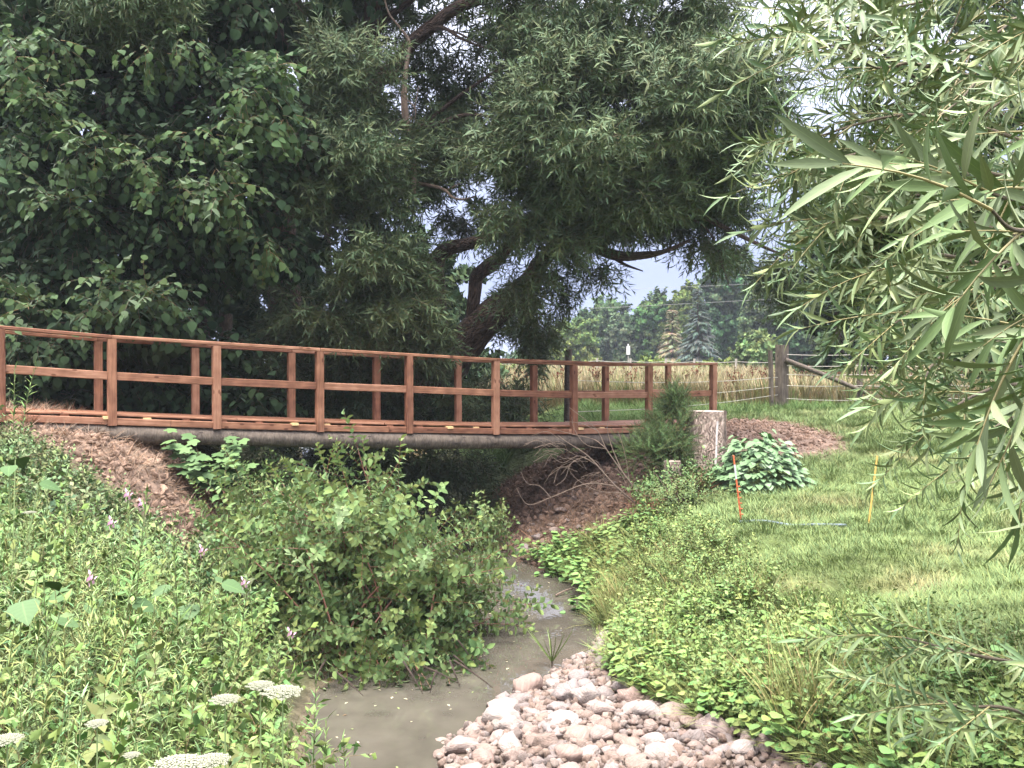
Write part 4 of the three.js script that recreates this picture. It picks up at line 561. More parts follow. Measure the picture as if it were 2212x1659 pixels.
// ------------------------------------------------------------------ weeds of the left bank
const OVER = (x, d, off = 0) => x > XL(d) - .1 - off && x < XR(d) + .1 + off;
{
  const r = rngOf(606), near = [[-.45, 2.4], [-.6, 3.2], [-.95, 4.2], [-1.3, 5.4], [-1.55, 6.3], [-1.8, 6.9], [-2.6, 7.3], [-3.6, 7.7], [-4.8, 7.6], [-4.6, 5], [-2.9, 3], [-1.5, 2]], f = new Foliage(null, 'leafy_weeds');
  scatter(r, 1500, near, (x, d) => { if (OVER(x, d, .05)) return; const h = (.5 + .4 * r()) * lerp(.55, 1, smooth(.1, .9, XL(d) - x)); f.add(SP.forb[Math.floor(r() * 3)], frame(dirUp(r, .28), rnd3(r), at(x, d, -.03), h), C(.9 + .35 * r(), .9 + .25 * r(), .85 + .3 * r()), M.grass); });
  f.done(['thick stand of tall narrow-leaved weeds on the near left bank', 'weeds']);
  const g = new Foliage(null, 'leafy_ground_cover'), hill = [[-2.1, 7.3], [-2.2, 7.9], [-2.6, 8.35], [-3.1, 8.75], [-3.9, 8.95], [-4.4, 9.2], [-5.2, 9.5], [-6.6, 9.7], [-6.6, 7], [-4.5, 6.8], [-3, 7]], vine = [[-3.1, 10.2], [-2.3, 9.6], [-1.7, 9.6], [-1.2, 10.6], [-1.3, 11.8], [-2.4, 12.2], [-3.2, 11.4]];
  scatter(r, 4600, hill, (x, d) => { const e = smooth(0, 1.3, polyDist(DIRT_L, x, d)), b = (.1 + .34 * smooth(-.3, .5, fbm(x * 1.5, d * 1.5, 3))) * e; g.add(SP.cover[Math.floor(r() * 3)], frame(dirUp(r, .8), rnd3(r), at(x, d, b * r() - .03), (.8 + .7 * r()) * lerp(.5, 1, e)), C(.85 + .4 * r(), .85 + .3 * r(), .9 + .3 * r()), M.leaf); });
  scatter(r, 900, vine, (x, d) => g.add(SP.cover[Math.floor(r() * 3)], frame(dirUp(r, .9), rnd3(r), at(x, d, .3 * r()), 1 + .7 * r()), C(.9 + .3 * r(), .95 + .3 * r(), .9), M.leaf));
  scatter(r, 1500, near, (x, d) => { if (!OVER(x, d)) g.add(SP.cover[Math.floor(r() * 3)], frame(dirUp(r, .8), rnd3(r), at(x, d, .35 * r()), .9 + .7 * r()), C(.9 + .3 * r(), .9 + .3 * r(), .8), M.leaf); });
  g.done(['mat of small-leaved ground cover on the slope below the left bridge end', 'ground cover']);
  // taller plants that stand out singly
  const pink = mat({ color: C(.55, .3, .42), roughness: .7 });
  const spots = [[270, 1070, 5.2], [300, 1090, 5.6], [235, 1130, 5], [190, 1250, 4.4], [430, 1190, 5.6], [520, 1260, 5.4], [620, 1370, 5.6], [660, 1450, 5], [370, 1160, 5.3], [560, 1200, 6], [120, 1240, 4.2], [700, 1580, 4.6], [760, 1610, 4.7], [20, 800, 8.6], [45, 790, 8.7]];
  const kindOf = [17, 27, 37].map((k) => sprig({ seed: k, len: 1, bend: .1, n: 70, leaf: LEAF.lance, size: .11, open: 46, leafCol: [.125, .2, .065], stemCol: [.14, .16, .07], stemR: .0055, taper: .9, from: .1, droop: .1 }));
  const petalG = new Geo(); { const q = rngOf(9); for (let k = 0; k < 9; k++) petalG.add(LEAF.small, frame(V(q() - .5, .4 + q(), q() - .5), rnd3(q), V((q() - .5) * .05, (q() - .5) * .06, (q() - .5) * .05), .028), C(1, 1, 1)); } const petals = petalG.build();
  spots.forEach(([px, py, d], k) => {
    const top = P(px, py, d), b = at(top.x + (r() - .5) * .1, d), h = Math.max(.3, top.y - b.y), t = thing('willowherb', k > 12 ? 'tall narrow-leaved weed standing against the railing at the left bridge end' : k < 7 ? 'tall narrow-leaved willowherb with a pink flower at its tip on the left bank' : 'tall narrow-leaved willowherb without flowers on the left bank', 'plant', b, k > 12 ? 'weeds by the left bridge end' : k < 7 ? 'pink-tipped willowherbs' : 'plain willowherbs');
    const s = kindOf[k % 3], sc = h / 1.0, stem = mesh('leafy_stem', s.geo, M.grass, t); stem.scale.set(Math.max(.75, sc), sc, Math.max(.75, sc)); stem.rotation.y = r() * 6;
    if (k < 7) { const o = mesh('flower', petals, pink, t); o.position.copy(top).sub(b).add(V(.02, -.01, .03)); }
  });
  // white umbels
  const stalk = mat({ color: C(.17, .23, .09), roughness: .7 }), cream = mat({ color: C(.19, .19, .135), roughness: .85 }), floret = new Geo(); { const q = rngOf(3); const g0 = new THREE.IcosahedronGeometry(1, 0); g0.setIndex([...Array(g0.attributes.position.count).keys()]); for (let k = 0; k < 13; k++) { const a = k * 2.4, e = .011 * Math.sqrt(k / 13); floret.add(g0, new THREE.Matrix4().makeScale(.0028, .0016, .0028).setPosition(Math.cos(a) * e, .002 * q(), Math.sin(a) * e), C(1, 1, 1)); } } const floretG = floret.build();
  [[385, 1648, 1.75, .05, 'widest flat white wild carrot flower at the edge of the left bank'], [608, 1490, 2.7, .055, 'cream wild carrot flower head beside the shallow water, the larger of a pair'], [560, 1478, 2.9, .04, 'cream wild carrot flower head beside the shallow water, the smaller of a pair'], [483, 1508, 2.8, .042, 'rounded white wild carrot flower among the tall weeds'], [205, 1562, 2.7, .03, 'small white wild carrot flower on a bare stalk among the weeds'], [10, 1595, 2.3, .035, 'white wild carrot flower half hidden by weeds at the lower left'], [280, 1632, 2.4, .02, 'half-opened greenish wild carrot bud beside the widest white flower'], [455, 1640, 2.2, .04, 'pale curled wild carrot head behind the widest white flower'], [62, 1105, 5.4, .035, 'flat white flower on a tall bare stalk near the ground cover']].forEach(([px, py, d, R, label]) => {
    const top = P(px, py, d), b = at(top.x - .02, d), t = thing('wild_carrot', label, 'flower', b), l = top.clone().sub(b);
    mesh('stalk', tube([V(0, -.02, 0), l.clone().multiplyScalar(.55).add(V(.01, 0, .01)), l.clone().add(V(0, -R * .55, 0))], [.0035, .003, .002], 6, { seg: 4 }), stalk, t);
    const ray = new Geo(), head = new Geo();
    for (let k = 0; k < 34; k++) { const a = k * 2.4, q = Math.sqrt((k + .5) / 34), e = l.clone().add(V(Math.cos(a) * q * R, -.25 * R * q * q, Math.sin(a) * q * R)); ray.tube([l.clone().add(V(0, -R * .55, 0)), e], .0007, .0005, 3, C(1, 1, 1)); head.add(floretG, new THREE.Matrix4().makeScale(R / .05, R / .05, R / .05).setPosition(e), C(1, 1, 1)); }
    mesh('rays', ray.build(), stalk, t).userData.kind = 'stuff'; mesh('flower_head', head.build(), cream, t).userData.kind = 'stuff';
  });
  // large-leaved burdock
  const bl = [[.085, .14, .06], [.1, .155, .075], [.07, .12, .05]].map((c) => leafMat({ map: rib, color: C(...c), vertexColors: false, roughness: .95, specularIntensity: .2 }));
  [[20, 1000, 5.6, 'burdock with very large leaves at the left edge of the ground cover'], [30, 1300, 4.2, 'grey-green burdock with drooping large leaves low on the left bank'], [215, 1290, 5, 'burdock with large rounded leaves among the willowherb'], [420, 1270, 5.8, 'burdock with broad blue-green leaves beside the dogwood shrub']].forEach(([px, py, d, label]) => {
    const c = P(px, py, d), b = at(c.x, d), t = thing('burdock', label, 'plant', b); for (let k = 0; k < 5; k++) { const a = k * 2.4 + px, e = V(Math.cos(a) * .16, c.y - b.y + (r() - .6) * .22, Math.sin(a) * .14); mesh('leaf_stalk', tube([V(0, 0, 0), e.clone().multiplyScalar(.5).add(V(0, .05, 0)), e], [.005, .004, .003], 5), stalk, t); mesh('leaf', LEAF.ovate, bl[k % 3], t).applyMatrix4(frame(V(Math.cos(a), -.25, Math.sin(a)), V((r() - .5) * .5, 1, .4), e, .11 + .08 * r())); }
  });
}
// ------------------------------------------------------------------ right bank: lawn, rough grass, leafy weeds
{
  const r = rngOf(707), lawn = new Foliage(null, 'lawn_grass'), area = [[1.7, 9], [1.95, 7.6], [2.3, 6.4], [2.8, 5], [4, 4.6], [12, 12], [12, 19.6], [1.5, 19.6], [1.2, 16], [2.4, 14], [2.2, 12.4], [1.9, 11]];
  const bare = (x, d) => polyDist(DIRT_R, x, d) < .05 * n2(x * 3, d * 3) + .05 * n2(x * 9, d * 9) || polyDist(BANK_R, x, d) < -.1;
  const strip = (n, d0, d1, sc) => scatter(r, n, area, (x, d) => { if (d < d0 || d > d1 || Math.abs(x) / d > .6 || bare(x, d)) return; const dry = smooth(.15, .7, fbm(x * .55 + 4, d * .55 + 2, 3)), k = .85 + .3 * r(); lawn.add(TU.lawn[Math.floor(r() * 3)], frame(dirUp(r, .2), rnd3(r), at(x, d, -.01), sc * (.7 + .5 * r())), C(k * lerp(1, 1.6, dry), k * lerp(1, 1.1, dry), k * lerp(1, 1.4, dry)), M.lawn); });
  strip(18000, 4, 10.5, .95); strip(9000, 9, 14, 1.1); strip(7000, 13, 20, 1.3);
  lawn.done(['short mown lawn with straw-coloured dry patches right of the creek', 'grass']);
  const rough = new Foliage(null, 'rough_grass'), edge = [[1.0, 8.6], [1.3, 9.6], [1.5, 10.6], [1.85, 10.4], [2.0, 9.2], [2.2, 7.8], [2.6, 6.4], [3, 5], [2.6, 4.6], [2.1, 5.6], [1.7, 6.4], [1.25, 7.1], [1.05, 7.8]];
  scatter(r, 1500, edge, (x, d) => rough.add(SP.cover[Math.floor(r() * 3)], frame(dirUp(r, .8), rnd3(r), at(x, d, .06 * r()), .45 + .5 * r()), C(1.1 + .3 * r(), 1.2, .95), M.leaf));
  scatter(r, 260, edge, (x, d) => rough.add(SP.forb[Math.floor(r() * 3)], frame(dirUp(r, .4), rnd3(r), at(x, d, -.02), .12 + .22 * r()), C(.9 + .3 * r(), 1, .85), M.grass));
  scatter(r, 2300, edge, (x, d) => { const k = .8 + .4 * r(), y = r() < .18 ? 1.5 : 1; rough.add(TU.rough[Math.floor(r() * 2)], frame(dirUp(r, .3), rnd3(r), at(x, d, -.02), lerp(.6, .28, smooth(.3, .85, H(x, d))) * (.5 + .9 * r())), C(k * y, k, k * (y > 1 ? 1.2 : .9)), M.grass); });
  scatter(r, 500, [[.75, 8.7], [1.0, 9.6], [.8, 10.6], [.55, 11.3], [1.1, 11.3], [1.5, 10.4], [1.4, 9.2]], (x, d) => rough.add(TU.rough[Math.floor(r() * 2)], frame(dirUp(r, .4), rnd3(r), at(x, d, -.02), .5 + .5 * r()), C(.9 + .3 * r(), .9, .8), M.grass));
  scatter(r, 900, [[2, 16], [3, 17.5], [6, 18.8], [10, 19.2], [10, 20.4], [1, 20.4], [.2, 17]], (x, d) => rough.add(TU.rough[Math.floor(r() * 2)], frame(dirUp(r, .3), rnd3(r), at(x, d, -.02), .5 + .35 * r()), C(.7, .85, .7), M.grass));
  scatter(r, 500, [[-.5, 16], [1.6, 16.5], [1.6, 19], [-1, 19]], (x, d) => rough.add(TU.rough[Math.floor(r() * 2)], frame(dirUp(r, .3), rnd3(r), at(x, d, -.02), .7 + .5 * r()), C(.8, .9, .8), M.grass));
  rough.done(['long uneven grass along the top of the right bank', 'grass']);
  const rough2 = new Foliage(null, 'mixed_weeds'), round = new Foliage(null, 'round_leaved_weeds'), patch = [[.8, 7.2], [.9, 7.9], [1.15, 8.5], [1.6, 8.4], [2.0, 7.4], [2.4, 6.4], [2.8, 5.2], [3, 4.2], [2.2, 4.2], [1.7, 5.2], [1.28, 5.9], [.93, 6.5]], low = [[.9, 10.4], [1.25, 9.6], [1.65, 10.2], [1.75, 11], [1.1, 11.2]];
  scatter(r, 1500, patch, (x, d) => rough2.add(TU.rough[Math.floor(r() * 2)], frame(dirUp(r, .35), rnd3(r), at(x, d, -.02), .4 + .5 * r()), C(.9 + .3 * r(), .95, .85), M.grass)); scatter(r, 1100, patch, (x, d) => rough2.add(SP.cover[Math.floor(r() * 3)], frame(dirUp(r, .7), rnd3(r), at(x, d, .1 * r()), .6 + .5 * r()), C(1.1 + .3 * r(), 1.2, .95), M.leaf)); rough2.done(['mixed grass and small-leaved weeds on the slope above the cobbles', 'weeds']);
  scatter(r, 900, patch, (x, d) => { if (fbm(x * 1.2 + 30, d * 1.2, 3) < -.12) return; round.add(TU.round[Math.floor(r() * 3)], frame(dirUp(r, .25), rnd3(r), at(x, d, .0), .8 + .7 * r()), C(.85 + .35 * r(), .9 + .25 * r(), .85), M.leaf); });
  scatter(r, 330, low, (x, d) => round.add(TU.round[Math.floor(r() * 3)], frame(dirUp(r, .25), rnd3(r), at(x, d), .75 + .6 * r()), C(.75 + .25 * r(), .85, .75), M.leaf));
  scatter(r, 120, [[.7, 9.2], [1.1, 9.6], [.7, 10.8], [.5, 11], [.4, 11.6], [.1, 12], [.8, 11.6], [1, 10.6]], (x, d) => round.add(TU.round[Math.floor(r() * 3)], frame(dirUp(r, .25), rnd3(r), at(x, d), .9 + .7 * r()), C(.9, 1, .85), M.leaf));
  round.done(['low round-leaved weeds on the slope between cobbles and lawn', 'weeds']);
  const forb = new Foliage(null, 'bank_weeds');
  scatter(r, 170, [[1.6, 6.4], [1.9, 7], [2.2, 6.4], [2.6, 5.4], [2.8, 4.4], [2.2, 4.2]], (x, d) => forb.add(SP.forb[Math.floor(r() * 3)], frame(dirUp(r, .3), rnd3(r), at(x, d, -.02), .22 + .25 * r()), C(.95 + .3 * r(), 1, .8), M.grass));
  scatter(r, 170, [[.6, 7.6], [1.2, 7.2], [1.6, 6.5], [2.1, 5.6], [2.3, 5.9], [1.5, 7.3], [1, 8]], (x, d) => forb.add(SP.forb[Math.floor(r() * 3)], frame(dirUp(r, .3), rnd3(r), at(x, d, -.02), .18 + .16 * r()), C(.9, 1, .8), M.grass));
  forb.done(['short leafy weeds pushing through the edge of the cobbles', 'weeds']);
  // thin grass clump in the water and the yellowing one by the bank
  const reed = thing('water_reed', 'single reed tuft growing out of the shallow water', 'plant', V(P(1193, 1430, 7.65).x, -.06, -7.65)); mesh('stem', tube([V(0, -.05, 0), V(0, .12, 0)], [.012, .008], 6), mat({ color: C(.08, .06, .04), roughness: .8 }), reed); for (let k = 0; k < 13; k++) mesh('blade', LEAF.bladeUp, M.reedy ??= leafMat({ color: C(.13, .18, .055), vertexColors: false }), reed).applyMatrix4(frame(dirUp(rngOf(k + 50), .75), V(.3, 0, 1), V(0, .1, 0), .26 + .01 * (k % 5) * 3));
  for (const [px, py, d, s, label] of [[1340, 1400, 8.9, .42, 'yellowing grass clump at the water edge below the leafy bank'], [1745, 1640, 5.5, .62, 'tall wispy yellow-green grass clump beside the cobbles']]) { const c = P(px, py, d), t = thing('grass_clump', label, 'grass', at(c.x, d, -.02)); for (let k = 0; k < 190; k++) { const q = rngOf(k * 3 + px); mesh('blade', LEAF.bladeFine, k % 3 ? (M.cl ??= leafMat({ color: C(.2, .22, .075), vertexColors: false })) : (M.cl2 ??= leafMat({ color: C(.33, .27, .12), vertexColors: false })), t).applyMatrix4(frame(dirUp(q, .5), V(q() - .5, .1, q() - .5), V((q() - .5) * .28, 0, (q() - .5) * .28), s * (.6 + .6 * q()))); } }
}
// hay field with rusty dock stalks
{
  const r = rngOf(808), f = new Foliage(null, 'dry_field_grass');
  const put = (n, poly, s0, s1) => scatter(r, n, poly, (x, d) => { const k = .8 + .45 * r(), g = r() < .25 ? .72 : 1; f.add(TU.dry[Math.floor(r() * 3)], frame(dirUp(r, .12), rnd3(r), at(x, d, -.03), lerp(s0, s1, r())), C(k * g * .95, k * (g < 1 ? .95 : .95), k * g), M.dry); });
  put(3600, [[-.5, 20.6], [14, 20.6], [18, 27], [-1, 27]], .8, 1.25); put(3600, [[-2, 27], [19, 27], [26, 38], [-3, 38]], .8, 1.3); put(2800, [[-4, 38], [28, 38], [36, 54], [-5, 54]], .9, 1.5);
  f.done(['tall dry straw-coloured grass of the field beyond the fence', 'grass']);
  const dock = (() => { const g = new Geo(), q = rngOf(4), c = C(.1, .047, .03); g.tube([V(0, 0, 0), V(.02, .4, 0), V(0, .8, .02)], .008, .004, 4, c); for (let b = 0; b < 6; b++) { const a = b * 2.1, y = .35 + .07 * b, e = V(Math.cos(a) * .13, y + .2, Math.sin(a) * .13); g.tube([V(0, y, 0), e], .005, .003, 3, c); for (let k = 0; k < 9; k++) g.add(LEAF.small, frame(rnd3(q), rnd3(q), V(0, y, 0).lerp(e, .3 + .7 * q()).add(rnd3(q).multiplyScalar(.015)), .05), tintOf(q, [.105, .05, .033])); } for (let k = 0; k < 30; k++) g.add(LEAF.small, frame(rnd3(q), rnd3(q), V(0, .5 + .32 * q(), 0).add(rnd3(q).multiplyScalar(.02)), .05), tintOf(q, [.105, .05, .033])); return { geo: g.build() }; })();
  const d2 = new Foliage(null, 'dock_stalks');
  for (const [n, poly] of [[120, [[-.2, 20.8], [12, 20.8], [13, 25], [-.2, 25]]], [90, [[-1, 25], [14, 25], [18, 33], [-1, 33]]]]) scatter(r, n, poly, (x, d) => { if (fbm(x * .5, d * .3 + 5, 2) > -.15) d2.add(dock, frame(dirUp(r, .1), rnd3(r), at(x, d, -.05), .75 + .3 * r()), C(.8 + .6 * r(), .9, .9), M.dry); });
  d2.done(['rust-brown dock stalks standing in the dry field', 'weeds']);
}
const HOSTA = { geo: new Geo().add(LEAF.ovate, new THREE.Matrix4(), C(1, 1, 1)).build() };
// ------------------------------------------------------------------ cobbles
const stoneGeo = (seed, rugged, detail = 2) => {
  const g0 = new THREE.IcosahedronGeometry(1, detail), key = new Map(), p = g0.attributes.position, out = [], idx = [];
  for (let i = 0; i < p.count; i++) { const k = [p.getX(i), p.getY(i), p.getZ(i)].map((x) => x.toFixed(4)).join(); if (!key.has(k)) { key.set(k, out.length / 3); const v = V().fromBufferAttribute(p, i), n = 1 + .3 * n3(v.x * .9 + seed * 7, v.y * .9, v.z * .9) + rugged * .22 * n3(v.x * 2.2 + seed, v.y * 2.2, v.z * 2.2) + rugged * .1 * n3(v.x * 5, v.y * 5 + seed, v.z * 5); v.multiplyScalar(n); if (rugged > .5) for (let q = 0; q < 5; q++) { const a = seed * 3 + q * 2.4, ax = V(Math.cos(a), Math.sin(q * 1.9 + seed), Math.sin(a)).normalize(), over = v.dot(ax) - .78; if (over > 0) v.addScaledVector(ax, -over * .85); } out.push(v.x, v.y, v.z); } idx.push(key.get(k)); }
  const g = new THREE.BufferGeometry(); g.setAttribute('position', new THREE.Float32BufferAttribute(out, 3)); g.setIndex(idx); g.computeVertexNormals();
  const uv = []; for (let i = 0; i < out.length; i += 3) uv.push(out[i] * .6 + out[i + 2] * .3, out[i + 1] * .6 + out[i + 2] * .4); g.setAttribute('uv', new THREE.Float32BufferAttribute(uv, 2)); return g;
};
const stoneBump = texture(256, 256, (u, v) => .5 + .5 * fbm(u * 7, v * 7, 6)), stoneTone = (s) => texture(256, 256, (u, v) => { const a = .86 + .24 * fbm(u * 5 + s, v * 5, 6), k = n2(u * 30 + s, v * 30) > .72 ? -.08 : 0, p = .05 * fbm(u * 2 + s, v * 2, 3); return [a + k + p, a + k, a + k - p * .6]; });
const tones = [0, 4, 8].map(stoneTone), smoothStones = Array.from({ length: 9 }, (_, k) => stoneGeo(k + 1, .15)), roughStones = Array.from({ length: 7 }, (_, k) => stoneGeo(k + 20, .9));
const stoneMats = [[.235, .177, .152], [.255, .198, .175], [.205, .152, .127], [.22, .182, .17], [.27, .225, .203], [.185, .152, .14], [.235, .168, .142], [.22, .17, .142]].map((c, k) => mat({ color: C(...c), map: tones[k % 3], bumpMap: stoneBump, bumpScale: .006, roughness: .9, specularIntensity: .35 }));
{
  const r = rngOf(909), placed = [];
  const drop = (x, d, R, o) => { o.rotation.set(r() * .5 - .25, r() * 6.283, r() * .5 - .25); const q = .46 + .34 * r(); o.scale.set(R * (1 + .3 * r()), R * q, R * (.75 + .3 * r())); o.position.copy(at(x, d, R * q * .28)); };
  // the big ones, each described by itself
  for (const [px, py, w, k, rough, label] of [[1142, 1498, 62, 6, 0, 'rounded pink boulder at the water edge, highest of the cobble heap'], [1215, 1520, 64, 3, 1, 'large pale grey angular boulder in the middle of the cobble heap'], [1268, 1525, 66, 4, 1, 'smooth pale boulder leaning against the grey angular one'], [1085, 1540, 72, 1, 1, 'flat slab tilted toward the water on the cobble heap'], [1030, 1538, 40, 2, 1, 'thin flat stone jutting out into the water'], [1400, 1555, 62, 4, 1, 'pale rough boulder at the grassy side of the cobble heap'], [1345, 1498, 40, 4, 1, 'whitish boulder half hidden by weeds behind the cobbles'], [1250, 1475, 40, 3, 1, 'pale grey stone above the cobble heap, beside thin grass'], [1180, 1622, 52, 2, 0, 'egg-shaped brown boulder low on the cobble heap'], [1690, 1640, 40, 0, 0, 'brownish boulder at the far end of the cobbles under the grass clump'], [1110, 1650, 46, 0, 0, 'round pink cobble at the foot of the heap'], [1230, 1650, 60, 6, 0, 'wide pink boulder at the foot of the heap'], [1500, 1610, 52, 5, 1, 'dark brown rough stone near the end of the cobble bar'], [1360, 1645, 46, 1, 0, 'pale oval cobble in the lower part of the cobble bar'], [1300, 1610, 50, 1, 1, 'cream rough stone on the right flank of the cobble heap']]) {
    const [x, d] = G(px, py, 4), R = w / 2 / F * d, o = tag(mesh('boulder', (rough ? roughStones : smoothStones)[Math.floor(r() * 7)], stoneMats[k]), label, 'boulder'); drop(x, d, R, o); o.scale.y = R * (.72 + .12 * r()) * (label.includes('flat') ? .5 : 1); o.position.copy(at(x, d, o.scale.y * .5)); placed.push([x, d, R]);
  }
  let n = 0;
  const size = [[.095, 26], [.068, 80], [.045, 190]];
  for (const [R0, count] of size) for (let k = 0, tries = 0; k < count && tries < 6000; tries++) {
    const x = lerp(-.55, 2.25, r()), d = lerp(5.35, 8.5, Math.pow(r(), 1.15)), R = R0 * (.6 + .7 * r()); if (polyDist(BAR, x, d) > .05 || placed.some(([a, b, c]) => Math.hypot(a - x, b - d) < (c + R) * .8)) continue;
    if (d > 7 && R > .07) continue; if (d > 7.2 && r() < .45) continue;
    const o = tag(mesh('cobble', (r() < .25 ? smoothStones : roughStones)[Math.floor(r() * 7)], stoneMats[Math.floor(r() * 8)]), R0 > .07 ? 'large pinkish cobble lying loose among smaller stones on the creek bar' : R0 > .05 ? 'fist-sized pinkish cobble on the creek bar' : 'small pale cobble on the creek bar', 'cobble', R0 > .07 ? 'large cobbles' : R0 > .05 ? 'fist-sized cobbles' : 'small cobbles');
    drop(x, d, R, o); placed.push([x, d, R]); k++;
  }
  const kinds = [...smoothStones, ...roughStones].slice(4, 10), lists = kinds.map(() => []);
  for (let k = 0; k < 5200; k++) { const x = lerp(-.6, 2.3, r()), d = lerp(4.6, 8.6, r()), e = polyDist(BAR, x, d); if (e > .12 * r() || (e > -.15 && r() < .3)) continue; const R = .012 + .026 * r() * r(); lists[k % kinds.length].push(new THREE.Matrix4().compose(at(x, d, R * .35 + .02 * r()), new THREE.Quaternion().setFromEuler(new THREE.Euler(r() * 6, r() * 6, r() * 6)), V(R * (1 + .4 * r()), R * .8, R))); }
  kinds.forEach((g, k) => { const o = new THREE.InstancedMesh(g, stoneMats[(k * 3 + 1) % 8], lists[k].length); lists[k].forEach((m, q) => { o.setMatrixAt(q, m); o.setColorAt(q, (() => { const k = .8 + .4 * r(); return C(k * 1.04, k, k * .96); })()); }); o.name = numbered('gravel'); tag(o, 'fine pinkish gravel between the cobbles of the creek bar', 'gravel', undefined, 'stuff'); scene.add(o); });
  // rubble on the eroded bank under the bridge
  const rub = [[1213, 1107, 26], [1192, 1140, 16], [1200, 1155, 24], [1160, 1165, 22], [1135, 1190, 26], [1115, 1195, 20], [1100, 1180, 16], [1225, 1128, 14], [1240, 1085, 14], [1170, 1120, 14], [1150, 1140, 12], [1185, 1228, 22], [1180, 1195, 12], [1140, 1215, 12], [1300, 1180, 14], [1190, 1272, 16], [1260, 1112, 12], [1290, 1070, 12], [1090, 1200, 14], [1150, 1200, 14], [1125, 1165, 12], [1330, 1050, 12], [1175, 1175, 14], [1155, 1190, 12], [1205, 1190, 16], [1230, 1165, 12], [1250, 1145, 14], [1110, 1165, 10], [1220, 1070, 10], [1190, 1095, 12], [1270, 1150, 12], [1145, 1155, 14], [1165, 1205, 18], [1105, 1212, 12]];
  for (const [px, py, w] of rub) { const [x, d] = G(px, py, 8), R = w / 2 / F * d, o = tag(mesh('rubble_stone', roughStones[Math.floor(r() * 7)], stoneMats[[0, 3, 5, 7][Math.floor(r() * 4)]]), 'angular stone lying on the bare bank below the right bridge end', 'stone', 'stones on the bare bank'); drop(x, d, R, o); }
  // clods, chips and straw on the bare ground
  const clods = (poly, n, name, label, mats, R0) => { const l = []; scatter(r, n, poly, (x, d) => { const R = R0 * (.4 + r()); l.push(new THREE.Matrix4().compose(at(x, d, R * .2), new THREE.Quaternion().setFromEuler(new THREE.Euler(r() * 6, r() * 6, r() * 6)), V(R * 1.5, R * .6, R))); }); const o = new THREE.InstancedMesh(roughStones[3], mats, l.length); l.forEach((m, q) => { o.setMatrixAt(q, m); const k = .6 + .7 * r(); o.setColorAt(q, C(k * 1.05, k, k * .95)); }); o.name = numbered(name); tag(o, label, 'soil', undefined, 'stuff'); scene.add(o); };
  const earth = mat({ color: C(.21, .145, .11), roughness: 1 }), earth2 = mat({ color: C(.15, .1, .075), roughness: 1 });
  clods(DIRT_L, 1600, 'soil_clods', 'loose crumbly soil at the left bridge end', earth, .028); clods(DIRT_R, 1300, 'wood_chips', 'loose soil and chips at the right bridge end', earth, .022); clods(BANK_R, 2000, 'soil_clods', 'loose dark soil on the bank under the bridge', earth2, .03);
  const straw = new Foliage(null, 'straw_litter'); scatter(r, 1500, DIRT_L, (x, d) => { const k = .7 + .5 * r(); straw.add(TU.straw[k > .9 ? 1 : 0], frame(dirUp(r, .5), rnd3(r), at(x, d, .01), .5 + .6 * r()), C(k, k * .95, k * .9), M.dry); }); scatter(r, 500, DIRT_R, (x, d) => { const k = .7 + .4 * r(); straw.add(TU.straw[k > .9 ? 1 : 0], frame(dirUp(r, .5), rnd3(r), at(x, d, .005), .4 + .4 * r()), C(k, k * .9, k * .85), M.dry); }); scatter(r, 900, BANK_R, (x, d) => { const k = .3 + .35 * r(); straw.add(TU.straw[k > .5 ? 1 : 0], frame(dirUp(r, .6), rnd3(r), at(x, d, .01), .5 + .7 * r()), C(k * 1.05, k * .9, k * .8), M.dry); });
  straw.done(['scattered dead straw on the bare soil by the bridge', 'straw']);
}
{ // leaf flecks and bits adrift on the water
  const r = rngOf(77), o = new THREE.InstancedMesh(new Geo().add(LEAF.small, new THREE.Matrix4(), C(1, 1, 1)).build(), M.dry, 150);
  for (let k = 0; k < 150; k++) { const d = lerp(5.4, 12, r()), x = lerp(XL(d) + .1, XR(d) - .03, r()); o.setMatrixAt(k, frame(V(r() - .5, 0, r() - .5), V(0, 1, 0), V(x, .004, -d), .012 + .025 * r())); const q = r(); o.setColorAt(k, q < .5 ? C(.3, .27, .18) : q < .8 ? C(.16, .19, .08) : C(.12, .085, .05)); }
  o.name = 'floating_leaves'; tag(o, 'small leaf flecks adrift on the murky creek', 'leaves', undefined, 'stuff'); scene.add(o);
}
